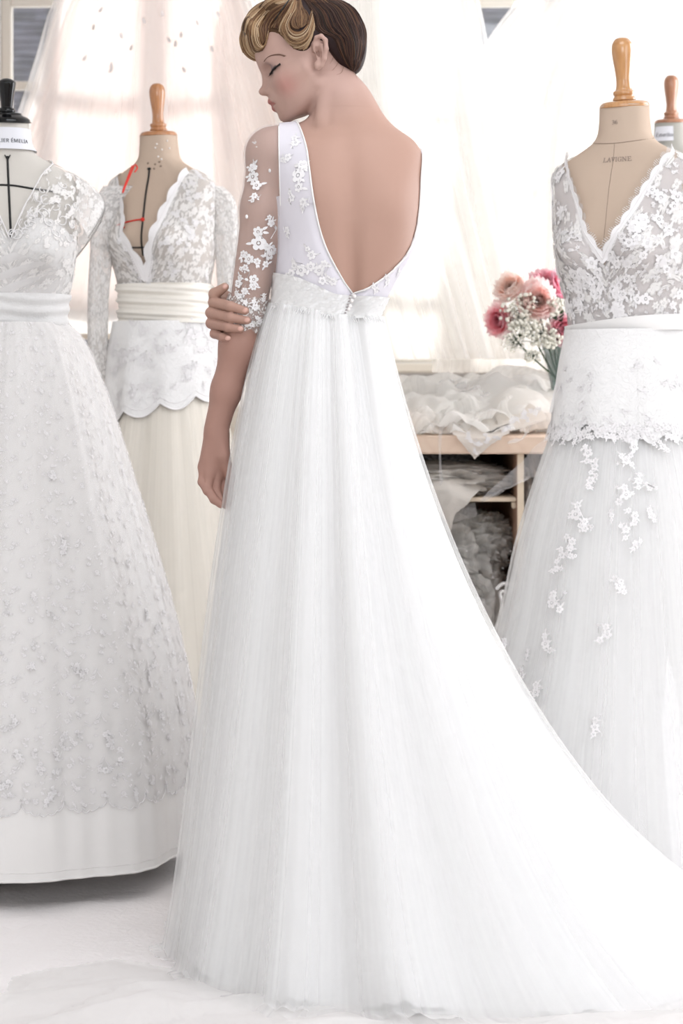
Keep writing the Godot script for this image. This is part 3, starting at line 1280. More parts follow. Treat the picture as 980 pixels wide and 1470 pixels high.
const HEM := [  # degrees round from the lens, x, z on the floor
	[-15, -0.13, -3.47], [0, -0.02, -3.43], [20, 0.12, -3.40], [40, 0.34, -3.38], [60, 0.60, -3.43], [75, 0.78, -3.60], [90, 0.86, -3.84], [105, 0.80, -3.98], [120, 0.68, -4.03], [135, 0.48, -4.11],
	[155, 0.22, -4.16], [180, 0.0, -4.17], [210, -0.20, -4.13], [240, -0.29, -3.99], [270, -0.318, -3.83], [300, -0.305, -3.69], [325, -0.24, -3.56], [345, -0.13, -3.47], [360, -0.02, -3.43], [380, 0.12, -3.40]]
var hem_x := HEM.map(func(q): return [q[0], q[1]])
var hem_z := HEM.map(func(q): return [q[0], q[2]])
var waist_ring := PackedVector3Array()
var fold_a := []
var fold_b := []
var fold_c := []

# the skirt: u round from the lens towards the right, v from the belt down to the floor and out along it
func skirt(u: float, v: float, out: float, shrink: float, layer: int) -> Vector3:
	u = fposmod(u, 1.0)
	var deg := u * 360.0
	var f := u * 96.0
	var w := waist_ring[int(f) % 96].lerp(waist_ring[(int(f) + 1) % 96], f - int(f))
	var h := Vector3(lin(hem_x, deg) * 0.5 + cur(hem_x, deg) * 0.5, 0.0, lin(hem_z, deg) * 0.5 + cur(hem_z, deg) * 0.5)
	var c := Vector3(-0.03, 0, -BD)
	h = c + (h - c) * shrink
	var dir := Vector3(w.x - c.x, 0, w.z - c.z).normalized()
	var far := clampf((Vector2(h.x - w.x, h.z - w.z).length() - 0.15) / 0.6, 0.0, 1.0)
	var hip := lin([[0, 0.05], [60, 0.035], [130, 0.03], [180, 0.05], [250, 0.075], [290, 0.08], [360, 0.05]], deg)
	var p1 := w + dir * hip * (0.6 + 0.4 * shrink) + Vector3(0, -0.2, 0)
	var frac := lin([[0, 0.42], [40, 0.34], [75, 0.26], [90, 0.235], [105, 0.24], [120, 0.3], [135, 0.4], [180, 0.5], [250, 0.66], [290, 0.68], [330, 0.5], [360, 0.42]], deg)
	var p2 := Vector3(lerpf(w.x, h.x, frac), lerpf(0.42, 0.31, far), lerpf(w.z, h.z, frac))
	var p := w.bezier_interpolate(p1, p2, h, minf(v, 1.0))
	if v > 1.0:
		p += (h - c).normalized() * (v - 1.0) * (0.22 + 0.16 * fold(fold_a[0], u * 1.0)) * (0.35 if deg > 200.0 and deg < 330.0 else 1.0)
	var ff: Array = fold_a if layer == 0 else fold_b if layer == 1 else fold_c
	var fine := fold(ff[1], u)
	var big := fold(ff[0], u + 0.006 * sin(v * 3.0) + 0.0015 * layer)
	var amp := 0.003 + 0.019 * pow(minf(v, 1.0), 1.1) * (0.55 if deg > 225 and deg < 320 else 1.0)
	var d := big * amp + fine * lerpf(0.0016, 0.0008, minf(v * 2.0, 1.0)) + out * (0.25 + 0.75 * minf(v * 2.0, 1.0))
	var side := Vector3(h.x - c.x, 0, h.z - c.z).normalized().slerp(dir, 1.0 - minf(v, 1.0))
	p += side * d
	if far > 0.3 and v > 0.75:
		p.y += 0.05 * (far - 0.3) * clampf((v - 0.75) * 4.0, 0.0, 1.0) * smoothstep(80.0, 105.0, deg) * smoothstep(165.0, 145.0, deg)
	if v > 0.9:
		p.y += maxf(0.0, big * 0.016 + fine * 0.008 + 0.01) * minf((v - 0.9) * 10.0, 1.0)
	p.y = maxf(p.y, 0.006 + 0.003 * layer)
	return p

func skirt_grid(nu: int, nv: int, vmax: float, out: float, shrink: float, layer: int, vmin := 0.0) -> Geo:
	var g := Geo.new()
	var pts := PackedVector3Array()
	for j in nv:
		for i in nu:
			pts.push_back(skirt(i / (nu - 1.0), lerpf(vmin, vmax, j / (nv - 1.0)), out, shrink, layer))
	g.grid(pts, nu, nv, true, Color.WHITE, 3.0, 1.0)
	return g

func bride() -> void:
	setup_body()
	setup_hair()
	var who := thing("person", "bride in open-backed white gown seen from behind, looking down over her shoulder", "person", Vector3(-0.03, 0.0, -BD))
	var g := Geo.new()
	g.tinted = true
	var head_box := [B(325, 178, -0.2), B(560, -30, 0.2)]
	var lh := [B(272, 738, -0.08), B(350, 622, 0.08)]
	var rh := [B(284, 498, -0.13), B(366, 396, 0.075)]
	head_box[0].y = 1.6235
	var s := 0.004
	var shrink := func(b: Array, by: float) -> Array: return [b[0] + Vector3.ONE * by, b[1] - Vector3.ONE * by]
	nets(g, body, Vector3(-0.32, 0.84, -BD - 0.36), Vector3(0.2, 1.82, -BD + 0.2), 0.006, skin_tint, [shrink.call(head_box, 0.007), shrink.call(lh, 0.007), shrink.call(rh, 0.007)], 0.0012)
	nets(g, body, head_box[0], head_box[1], 0.0024, skin_tint, [], 0.0012)
	nets(g, body, lh[0], lh[1], 0.0026, skin_tint, [], 0.0012)
	nets(g, body, rh[0], rh[1], 0.0026, skin_tint, [], 0.0012)
	part("body", g, M.skin, who, "bare skin of back, neck, arms and face")
	# nails
	for q in [[352, 445.5, 0.051, 0.5], [354.5, 459.5, 0.051, 0.3], [345, 472, 0.05, 0.2], [327, 485.5, 0.0415, 0.1], [323, 411.5, 0.019, 0.6]]:
		var ng := Geo.new()
		ng.ball(B(q[0], q[1], q[2]), Basis(Vector3(0, 0, 1), q[3]).scaled_local(Vector3(0.0062, 0.0048, 0.0022)), 6, 10)
		part("fingernail", ng, M.nail, who)
	# lashes and brows
	var lg := Geo.new()
	for sd in [1.0, -1.0]:
		for k in 22:
			var t := k / 21.0
			var la := lerpf(0.0945, 0.0745, t)
			var root := hinv * (trace(head, hc + hb * Vector3(la, 0.0012 + 0.32 * (0.1 - la), 0.09), Vector3(0, 0, -1), 0.0, 0.09) - hc)
			root.z = absf(root.z) * sd
			var tip := root + Vector3(0.0062 - 0.0075 * t, -0.0052 + 0.001 * t, (0.0035 + 0.004 * t) * sd)
			lg.tube(PackedVector3Array([hc + hb * root, hc + hb * root.lerp(tip, 0.5) + hb * Vector3(0.0004, -0.0012, 0), hc + hb * tip]), PackedFloat32Array([0.001, 0.0008, 0.0002]), 4)
	var lash := part("eyelash", lg, M.lash, who)
	for sd in [1.0, -1.0]:
		var bg := Geo.new()
		var bl := path([Vector3(194, 455, 0), Vector3(218, 434, 0), Vector3(255, 424, 0), Vector3(300, 424, 0), Vector3(340, 436, 0)], 8)
		for k in bl.size() - 1:
			var w := B(340 + bl[k].x / 4.9, bl[k].y / 4.9, -0.02)
			var hit := hinv * (trace(head, w + Vector3(0, 0, 0.12), Vector3(0, 0, -1), 0.0002, 0.14) - hc)
			hit.z = absf(hit.z)
			for q in 1:
				var st := hit + Vector3(0.0, -0.001, 0.0)
				var en := st + Vector3(-0.0045, 0.0022 - 0.0018 * k / 30.0, 0.0022)
				bg.tube(PackedVector3Array([hc + hb * Vector3(st.x, st.y, st.z * sd), hc + hb * Vector3(en.x, en.y, en.z * sd)]), PackedFloat32Array([0.0006, 0.0002]), 4)
		part("eyebrow", bg, M.brow, who)
	# hair: the mass, then locks of strands
	var hg := Geo.new()
	hg.tinted = true
	var dark := Color(0.022, 0.011, 0.008)
	var fair := Color(0.14, 0.075, 0.038)
	var hair_col := func(w: Vector3) -> Color:
		var p := hinv * (w - hc)
		return dark.lerp(fair, clampf((p.x - 0.02) / 0.04, 0.0, 1.0) * 0.6)
	nets(hg, hair_sdf, B(325, 130, -0.15), B(560, -60, 0.15), 0.0035, hair_col)
	var hair := part("hair", hg, M.hair, who, "brown hair rolled at the nape")
	var brown := [Color(0.026, 0.013, 0.01), Color(0.04, 0.02, 0.014), Color(0.075, 0.036, 0.022), Color(0.018, 0.009, 0.008)]
	var blond := [Color(0.3, 0.18, 0.095), Color(0.42, 0.28, 0.16), Color(0.19, 0.1, 0.05), Color(0.1, 0.05, 0.026), Color(0.5, 0.37, 0.24)]
	var mid := [Color(0.12, 0.06, 0.033), Color(0.07, 0.034, 0.02), Color(0.2, 0.115, 0.06)]
	part("hair_wave", lock([[440, 0], [250, 12], [130, 75], [55, 180], [24, 285], [50, 375], [110, 425], [160, 428], [205, 385]], [[405, 50], [320, 75], [215, 130], [165, 220], [170, 300], [185, 350], [205, 350], [225, 310], [232, 240]], 100, blond, 0.00095, 0.004, 1), M.hair, hair, "blond front roll over the forehead")
	part("hair_wave", lock([[405, 50], [320, 75], [215, 130], [165, 220], [170, 300], [185, 350]], [[400, 45], [350, 110], [290, 150], [248, 200], [235, 240], [228, 290]], 60, mid, 0.00095, 0.003, 2), M.hair, hair)
	part("hair_wave", lock([[395, 40], [365, 120], [315, 205], [296, 275], [325, 360], [375, 412], [440, 428], [495, 405], [532, 330], [552, 235]], [[430, 50], [425, 115], [395, 180], [375, 230], [395, 275], [435, 290], [475, 270], [505, 225], [520, 170], [530, 120]], 100, blond, 0.00095, 0.005, 3), M.hair, hair, "blond wave on the temple")
	part("hair_wave", lock([[430, 50], [425, 115], [400, 175], [385, 220], [400, 255], [440, 265]], [[455, 40], [470, 100], [500, 140], [515, 180], [505, 215], [470, 250]], 60, mid, 0.00095, 0.003, 4), M.hair, hair)
	part("hair_wave", lock([[385, 48], [330, 118], [282, 182], [246, 232]], [[398, 40], [362, 110], [320, 190], [299, 250]], 40, mid, 0.001, 0.003, 7), M.hair, hair)
	part("hair_wave", lock([[300, -6], [180, 25], [85, 110], [35, 210], [18, 290], [40, 370]], [[330, 0], [215, 30], [120, 100], [65, 190], [35, 285], [60, 380]], 36, mid + blond, 0.001, 0.001, 8), M.hair, hair)
	part("hair_wave", lock([[425, -8], [300, -8], [190, 12], [108, 58], [58, 128], [30, 210]], [[400, 42], [300, 52], [215, 92], [150, 152], [110, 220], [92, 300]], 70, blond + mid, 0.001, 0.004, 9), M.hair, hair)
	part("hair_roll", lock([[455, 0], [505, 90], [545, 170], [560, 250], [600, 285], [680, 310], [722, 400], [760, 470], [800, 512]], [[560, -25], [692, 2], [812, 60], [884, 162], [907, 250], [902, 345], [880, 437], [852, 490], [820, 518]], 170, brown, 0.0011, 0.002, 5), M.hair, hair, "dark roll of hair at the nape")
	part("hair_roll", lock([[350, -8], [400, -12], [470, 10], [520, 60]], [[460, -34], [560, -30], [650, 0], [740, 60]], 80, brown + mid, 0.0011, 0.002, 6), M.hair, hair)
	var wisp := Geo.new()
	wisp.tinted = true
	for q in [[[715, 445], [700, 490], [668, 530]], [[750, 490], [735, 540], [700, 560]], [[800, 505], [830, 545], [845, 580]], [[690, 410], [672, 450], [655, 480]]]:
		var pp := []
		for k in 3:
			var w := B(340 + q[k][0] / 4.9, q[k][1] / 4.9, -0.02)
			pp.push_back(trace(body, w + Vector3(0, 0, 0.16), Vector3(0, 0, -1), 0.001, 0.3))
		wisp.tube(path(pp, 4), PackedFloat32Array([0.0003, 0.0003, 0.0003, 0.0003, 0.0003, 0.0002, 0.0002, 0.0002, 0.0001]), 4, mid[2])
	part("hair_wisp", wisp, M.hair, hair)
	var pin := Geo.new()
	var pts := []
	for q in [[382, 38], [330, 114], [275, 190]]:
		var w := B(340 + q[0] / 4.9, q[1] / 4.9, -0.02)
		var hit := trace(hair_sdf, w + Vector3(0, 0, 0.16), Vector3(0, 0, -1), 0.0095, 0.17)
		pts.push_back(hit)
	pin.tube(path(pts, 4), PackedFloat32Array([0.0013]), 6)
	part("hair_pin", pin, M.metal_black, hair, "thin black hair pin")

	# bodice with its piping, lace belt and buttons
	var bod := Geo.new()
	bodice(bod, 0.004)
	var bo := part("bodice", bod, M.bodice_cloth, who, "deep open-backed bodice with sprigs of lace")
	var pipe := Geo.new()
	for sd in 2:
		var el := edge_line(sd, 0.002)
		if sd == 0:
			var keep := PackedVector3Array()
			for q in el:
				if q.y < strap_edge[0].y - 0.004:
					keep.push_back(q)
			keep.append_array(strap_edge)
			el = keep
		pipe.tube(el, PackedFloat32Array([0.0019]), 6)
	var seam := PackedVector3Array()
	for j in 30:
		var w := B(lin([[180, 400.5], [300, 404]], lerpf(184, 300, j / 29.0)), lerpf(184, 300, j / 29.0), 0.0)
		seam.push_back(trace(torso, w + Vector3(0, 0, 0.3), Vector3(0, 0, -1), 0.004, 0.4))
	pipe.tube(seam, PackedFloat32Array([0.0013]), 5)
	part("piping", pipe, M.satin, bo)
	var k_ := 0
	for q in [[424, 205, 13, 0.3], [413, 226, 12, 1.6], [428, 252, 21, 0.2], [437, 236, 12, 2.0], [419, 284, 11, 0.7], [435, 290, 12, 3.4], [447, 366, 13, 0.2], [432, 388, 17, 0.9], [458, 388, 15, -0.5], [478, 404, 12, 0.6], [418, 392, 13, 2.1],
			[412, 330, 10, 2.8], [556, 405, 11, 0.5], [572, 392, 9, 0.9], [540, 416, 10, 1.3]]:
		var mg := Geo.new()
		lay(mg, sprig(q[2] * 1.25 / 729.0, 40 + k_, 2 if q[2] < 14 else 3), q[3], on_field(torso, q[0], q[1], 0.0048))
		part("lace_sprig", mg, M.lace_motif, bo)
		k_ += 1
	var bg2 := Geo.new()
	var bp := PackedVector3Array()
	var nb := 97
	for j in 9:
		for i in nb:
			var ang := TAU * i / (nb - 1.0)
			var y := belt_y(ang, 1.0 - j / 8.0)
			bp.push_back(round_torso(y, ang, 0.0075 + 0.0012 * sin(ang * 23.0 + j * 2.1) + 0.001 * sin(ang * 57.0 - j)))
	bg2.grid(bp, nb, 9, true, Color.WHITE, 2.2, 0.35)
	var belt := part("lace_belt", bg2, M.lace_relief, who, "gathered lace belt with frayed lower edge")
	var fr := Geo.new()
	for k in 150:
		var ang := TAU * k / 150.0
		var a := round_torso(belt_y(ang, 0.03), ang, 0.0085)
		var o := Vector3(sin(ang), 0, cos(ang))
		fr.tube(PackedVector3Array([a, a + Vector3(R(-0.004, 0.004), -R(0.006, 0.011), 0) + o * 0.004]), PackedFloat32Array([0.0012, 0.0004]), 4)
	part("fringe", fr, M.lace_motif, belt)
	for q in [[508, 428], [504.5, 434.5], [502, 442], [500, 446.5]]:
		var pg := Geo.new()
		var w := B(q[0], q[1], 0.0)
		var hit := trace(torso, w + Vector3(0, 0, 0.3), Vector3(0, 0, -1), 0.0115, 0.4)
		pg.ball(hit, Basis.from_scale(Vector3.ONE * 0.0042), 8, 12)
		part("button", pg, M.pearl, belt, "small pearl button")
	var loops := Geo.new()
	for k in 7:
		var w := B(lerpf(502.5, 495.5, k / 6.0), lerpf(427, 452, k / 6.0), 0.0)
		var hit := trace(torso, w + Vector3(0, 0, 0.3), Vector3(0, 0, -1), 0.0105, 0.4)
		loops.ball(hit, Basis.from_scale(Vector3(0.0022, 0.0013, 0.0013)), 5, 6)
	part("button_loop", loops, M.lace_thread, belt)

	# the tulle sleeve, its sprigs and cuff
	var cuff_n := Vector3(0.27, 0.96, 0).normalized()
	var cuff_c := B(356, 472, 0.0)
	var sleeve_sdf := func(p: Vector3) -> float:
		var d := smin(torso(p), arm_left(p), 0.02) - 0.0035
		d = smax(d, p.x - B(lin([[1.45, 405.0], [1.6, 402.0]], p.y), 0, 0.0).x, 0.002)
		return smax(d, -(p - cuff_c).dot(cuff_n), 0.002)
	var sg := Geo.new()
	nets(sg, sleeve_sdf, Vector3(-0.26, 1.18, -BD - 0.08), Vector3(-0.1, 1.64, -BD + 0.08), 0.005)
	var sleeve := part("sleeve", sg, M.net, who, "sheer elbow-length tulle sleeve")
	k_ = 0
	for q in [[369, 211, 10, 0.2, 2], [363, 254, 17, 0.3, 3], [366, 240, 8, 0.6, 2], [365, 281, 9, 2.9, 2], [389, 320, 11, 0.4, 2], [371, 349, 20, 0.2, 3], [386, 366, 15, 0.5, 3], [357, 372, 14, 0.9, 3], [364, 401, 13, 2.8, 2], [352, 384, 9, 1.6, 2], [342, 407, 12, 0.1, 2], [351, 418, 10, 2.4, 2]]:
		var mg := Geo.new()
		lay(mg, sprig(q[2] * 1.3 / 729.0, 80 + k_, q[4]), q[3], on_field(arm_left, q[0], q[1], 0.0045))
		part("lace_sprig", mg, M.lace_motif, sleeve)
		k_ += 1
	var dots := Geo.new()
	for q in [[393, 188], [387, 245], [354, 311], [399, 287], [403, 302]]:
		var put := on_field(arm_left, q[0], q[1], 0.0045)
		dots.ball(put.call(Vector2.ZERO, 0.0), Basis.from_scale(Vector3(0.0028, 0.004, 0.0015)), 5, 8)
	part("embroidered_dot", dots, M.lace_motif, sleeve)
	var cg := Geo.new()
	var cp := PackedVector3Array()
	var axis: Vector3 = (larm[1][1] - larm[1][0]).normalized()
	var ax := axis.cross(Vector3(0, 0, 1)).normalized()
	var az := ax.cross(axis).normalized()
	var ncu := 73
	for j in 10:
		for i in ncu:
			var ang := TAU * i / (ncu - 1.0)
			var v := j / 9.0
			var drop := 0.055 * v - (1.0 - v) * (0.006 * absf(sin(ang * 4.0))) + v * 0.009 * absf(sin(ang * 5.0))
			# the cuff's upper edge follows the slanting scallops of the lace
			var c: Vector3 = larm[1][1] + axis * (drop - 0.032)
			var dir := ax * cos(ang) + az * sin(ang)
			cp.push_back(trace(arm_left, c + dir * 0.09, -dir, 0.0055, 0.09))
	cg.grid(cp, ncu, 10, true, Color.WHITE, 0.8, 0.35)
	var cuff := part("lace_cuff", cg, M.lace_open, sleeve, "scalloped lace cuff at the elbow")
	k_ = 0
	for q in [[366, 441, 13, 0.3], [372, 462, 11, 1.0], [361, 466, 9, 2.0], [343, 425, 11, 0.3], [378, 430, 10, 0.3], [352, 434, 9, 1.4]]:
		var mg := Geo.new()
		lay(mg, sprig(q[2] / 729.0, 120 + k_, 2), q[3], on_field(arm_left, q[0], q[1], 0.0068))
		part("lace_sprig", mg, M.lace_motif, sleeve)
		k_ += 1

	# the skirt
	for i in 96:
		var ang := TAU * i / 96.0
		waist_ring.push_back(round_torso(belt_y(ang, 0.12), ang, 0.0055))
	fold_a = [folds(2, 10, 6), folds(3, 60, 5)]
	fold_b = [folds(2, 10, 6), folds(3, 60, 5)]
	fold_c = [folds(2, 10, 6), folds(3, 60, 5)]
	var sk := part("skirt", skirt_grid(420, 70, 1.0, 0.0, 0.94, 0), M.lining, who, "full white underskirt")
	part("tulle_layer", skirt_grid(420, 70, 1.1, 0.009, 0.985, 1), M.tulle, sk, "gathered tulle overskirt with a train")
	part("tulle_layer", skirt_grid(420, 70, 1.2, 0.018, 1.0, 2), M.tulle_light, sk, "outermost sheer tulle layer")

# ------------------------------------------------------------------ dress forms
const FORM := [  # height over the waist, half width, depth in front, depth behind
	[-0.3, 0.135, 0.1, 0.105], [-0.2, 0.138, 0.105, 0.11], [-0.12, 0.136, 0.104, 0.108], [-0.05, 0.127, 0.097, 0.096], [0.0, 0.122, 0.092, 0.088], [0.06, 0.127, 0.096, 0.09], [0.12, 0.141, 0.104, 0.095],
	[0.18, 0.148, 0.108, 0.1], [0.24, 0.152, 0.1, 0.102], [0.29, 0.156, 0.087, 0.098], [0.325, 0.157, 0.074, 0.09], [0.348, 0.147, 0.064, 0.08], [0.366, 0.119, 0.059, 0.07], [0.38, 0.092, 0.056, 0.062],
	[0.395, 0.067, 0.054, 0.056], [0.412, 0.056, 0.052, 0.052], [0.44, 0.052, 0.05, 0.05], [0.47, 0.0505, 0.049, 0.049]]

func form_t(h: float) -> float:
	if h <= FORM[0][0]:
		return 0.0
	for k in FORM.size() - 1:
		if h <= FORM[k + 1][0]:
			return k + (h - FORM[k][0]) / (FORM[k + 1][0] - FORM[k][0])
	return FORM.size() - 1.0

func form_pt(f: Dictionary, h: float, ang: float, off := 0.0) -> Vector3:
	var t := form_t(h)
	var k := mini(int(t), FORM.size() - 2)
	var fr := t - k
	var q := PackedFloat32Array([0, 0, 0])
	for c in 3:
		var y0: float = FORM[maxi(k - 1, 0)][c + 1]
		var y1: float = FORM[k][c + 1]
		var y2: float = FORM[k + 1][c + 1]
		var y3: float = FORM[mini(k + 2, FORM.size() - 1)][c + 1]
		q[c] = cubic_interpolate(y1, y2, y0, y3, fr)
	var s := sin(ang)
	var co := cos(ang)
	var a := q[0]
	var b := lerpf(q[2], q[1], smoothstep(-0.35, 0.35, co))
	var ex := 2.35
	var r := 1.0 / pow(pow(absf(s) / a, ex) + pow(absf(co) / b, ex), 1.0 / ex)
	var w := wrapf(ang, -PI, PI)
	for sg in [-1.0, 1.0]:
		r += 0.036 * exp(-pow((w - sg * 0.52) / 0.36, 2.0) - pow((h - 0.168) / 0.05, 2.0))
	r += off
	var sc: float = f.s
	var p := Vector3(s * r + f.lean * h, h, co * r) * sc
	return f.o + p.rotated(Vector3.UP, f.yaw)

func form_grid(f: Dictionary, lo: Callable, hi: Callable, off: Callable, nu := 97, nv := 40, uvs := Vector2(1, 1), mask = null, a0 := -PI, a1 := PI) -> Geo:
	# a cloth on the form: for each angle from one height to another
	var g := Geo.new()
	var pts := PackedVector3Array()
	for j in nv:
		for i in nu:
			var ang := lerpf(a0, a1, i / (nu - 1.0))
			var v := j / (nv - 1.0)
			var h := lerpf(lo.call(ang), hi.call(ang), v)
			pts.push_back(form_pt(f, h, ang, off.call(ang, h)))
	g.grid(pts, nu, nv, is_equal_approx(a1 - a0, TAU), Color.WHITE, uvs.x, uvs.y)
	if mask != null:
		var keep := PackedInt32Array()
		var k := 0
		while k < g.ix.size():
			var ok := true
			for s in 3:
				var id := g.ix[k + s]
				var ang := lerpf(a0, a1, (id % nu) / (nu - 1.0))
				var h := lerpf(lo.call(ang), hi.call(ang), (id / nu) / (nv - 1.0))
				if not mask.call(ang, h):
					ok = false
			if ok:
				keep.append_array(PackedInt32Array([g.ix[k], g.ix[k + 1], g.ix[k + 2]]))
			k += 3
		g.ix = keep
	return g

func form_strip(g: Geo, f: Dictionary, line: Array, wd: float, off: float, sub := 8) -> void:
	# a tape along (angle, height) points
	var pts := []
	for q in line:
		pts.push_back(Vector3(q[0], q[1], 0))
	var l := path(pts, sub)
	var out := PackedVector3Array()
	for k in l.size():
		out.push_back(form_pt(f, l[k].y, l[k].x, off))
	g.tube(out, PackedFloat32Array([wd]), 6)

func dress_form(f: Dictionary, cloth: Material, wood: Material, label: String, black: bool) -> Node3D:
	var base := Vector3(f.o.x, 0.0, f.o.z)
	var t := thing("dress_form", label, "dress form", base)
	var sc: float = f.s
	part("torso", form_grid(f, func(_a): return -0.3, func(_a): return 0.47, func(_a, _h): return 0.0, 73, 80), cloth, t, "cloth-covered torso and neck")
	var bg := Geo.new()
	var ring := PackedVector3Array()
	for i in 48:
		ring.push_back(form_pt(f, -0.3, TAU * i / 48.0))
	bg.fan(form_pt(f, -0.3, 0, -0.12), ring, Vector3.DOWN)
	part("base_board", bg, M.board, t)
	var top := form_pt(f, 0.47, 0, 0).lerp(form_pt(f, 0.47, PI, 0), 0.5)
	var ax := Basis(Vector3(1, 0, 0.0), f.tilt).rotated(Vector3.UP, f.yaw).rotated(Vector3(0, 0, 1), f.get("roll", 0.0)).scaled_local(Vector3.ONE * sc)
	var cg := Geo.new()
	var hg := Geo.new()
	if black:
		cg.lathe(top, ax, PackedVector2Array([Vector2(0, -0.002), Vector2(0.053, -0.002), Vector2(0.0545, 0.003), Vector2(0.05, 0.010), Vector2(0.036, 0.017), Vector2(0.033, 0.021), Vector2(0.022, 0.023), Vector2(0, 0.024)]), 48)
		hg.lathe(top, ax, PackedVector2Array([Vector2(0.0, 0.022), Vector2(0.019, 0.022), Vector2(0.0185, 0.031), Vector2(0.014, 0.033), Vector2(0.0135, 0.037), Vector2(0.0165, 0.06), Vector2(0.0205, 0.086), Vector2(0.0195, 0.093), Vector2(0.009, 0.099), Vector2(0.0, 0.1005)]), 10, 3)
	else:
		cg.lathe(top, ax, PackedVector2Array([Vector2(0, -0.002), Vector2(0.049, -0.002), Vector2(0.0515, 0.003), Vector2(0.0505, 0.006), Vector2(0.045, 0.0105), Vector2(0.03, 0.0125), Vector2(0, 0.013)]), 48)
		hg.lathe(top, ax, PackedVector2Array([Vector2(0.0, 0.012), Vector2(0.0225, 0.013), Vector2(0.0235, 0.018), Vector2(0.0212, 0.0225), Vector2(0.0232, 0.027), Vector2(0.0222, 0.0325), Vector2(0.0175, 0.0365), Vector2(0.0155, 0.05), Vector2(0.0162, 0.065), Vector2(0.0195, 0.09), Vector2(0.0224, 0.113), Vector2(0.0212, 0.13), Vector2(0.0145, 0.141), Vector2(0.006, 0.1445), Vector2(0.0, 0.145)]), 32)
	part("neck_cap", cg, wood, t, "lacquered black cap" if black else "turned wooden neck cap")
	part("handle", hg, wood, t, "faceted black knob" if black else "rounded wooden handle")
	# pole and foot under the gown
	var pg := Geo.new()
	pg.tube(PackedVector3Array([Vector3(base.x, 0.03, base.z), f.o + Vector3(0, -0.3, 0) * sc]), PackedFloat32Array([0.016]), 12)
	part("pole", pg, M.lacquer, t)
	var fg := Geo.new()
	fg.lathe(Vector3(base.x, 0.012, base.z), Basis(), PackedVector2Array([Vector2(0.0, 0.0), Vector2(0.17, 0.0), Vector2(0.175, 0.012), Vector2(0.1, 0.02), Vector2(0.0, 0.028)]), 32)
	part("foot", fg, M.lacquer, t)
	return t

# lettering bent onto the form
func form_text(f: Dictionary, txt: String, font: String, size: float, ang: float, h: float, off: float, italic := false) -> Geo:
	var tm := TextMesh.new()
	var sf := SystemFont.new()
	sf.font_names = PackedStringArray([font])
	sf.font_italic = italic
	tm.text = txt
	tm.font = sf
	tm.font_size = 64
	tm.pixel_size = size / 64.0
	tm.depth = 0.0003
	var a := tm.surface_get_arrays(0)
	var g := Geo.new()
	var vs: PackedVector3Array = a[Mesh.ARRAY_VERTEX]
	var ids: PackedInt32Array = a[Mesh.ARRAY_INDEX] if a[Mesh.ARRAY_INDEX] != null else PackedInt32Array(range(vs.size()))
	var rad := maxf((form_pt(f, h, ang) - form_pt(f, h, ang + 0.1)).length() / 0.1, 0.02)
	for p in vs:
		g.v.push_back(form_pt(f, h + p.y / f.s, ang + p.x / rad, off + p.z))
		g.n.push_back(Vector3(0, 0, 1))
		g.uv.push_back(Vector2.ZERO)
		g.c.push_back(Color.WHITE)
	g.ix = ids
	g.weld_normals()
	return g

# ------------------------------------------------------------------ gown skirts
# rows: [world height, half width across, half depth, centre shift in x]; S(u, v), u round from the lens to the right
func bell(o: Vector3, rows: Array, fa: Array, ff: Array, amp: Vector2, fine: float, out := 0.0, hem = null, rise := 0.0) -> Callable:
	var n := rows.size() - 1
	var rx := []
	var rz := []
	var cx := []
	for k in rows.size():
		var y: float = -rows[k][0]
		rx.push_back([y, rows[k][1]])
		rz.push_back([y, rows[k][2]])
		cx.push_back([y, rows[k][3] if rows[k].size() > 3 else 0.0])
	return func(u: float, v: float) -> Vector3:
		var top: float = rows[0][0]
		var bot: float = hem.call(u) if hem != null else rows[n][0]
		var y := lerpf(top, bot, v)
		var a := TAU * u
		var q := fold(fa, u + 0.004 * sin(v * 4.0)) * lerpf(amp.x, amp.y, v) + fold(ff, u) * fine * (0.4 + 0.6 * v) + out * lerpf(1.0, smoothstep(0.12, 0.45, v), rise)
		var x: float = cur(rx, -y) + q
		var z: float = cur(rz, -y) + q
		return Vector3(o.x + cur(cx, -y) + sin(a) * x, y, o.z + cos(a) * z)

func bell_grid(S: Callable, nu: int, nv: int, su := 3.0, sv := 1.0, v0 := 0.0, v1 := 1.0) -> Geo:
	var g := Geo.new()
	var pts := PackedVector3Array()
	for j in nv:
		for i in nu:
			pts.push_back(S.call(fposmod(i / (nu - 1.0), 1.0), lerpf(v0, v1, j / (nv - 1.0))))
	g.grid(pts, nu, nv, true, Color.WHITE, su, sv)
	return g

func line_on(S: Callable, v: float, n := 160) -> PackedVector3Array:
	var o := PackedVector3Array()
	for i in n + 1:
		o.push_back(S.call(fposmod(i / float(n), 1.0), v))
	return o

func px_rows(d: float, cx: float, list: Array, flat: float) -> Array:
	# [[pixel row, half width in pixels, centre in pixels or -]] at that distance
	var o := []
	var pp := F / d
	for q in list:
		var w: float = q[1] / pp
		o.push_back([P(0, q[0], d).y, w, w * flat, ((q[2] - cx) / pp) if q.size() > 2 else 0.0])
	return o

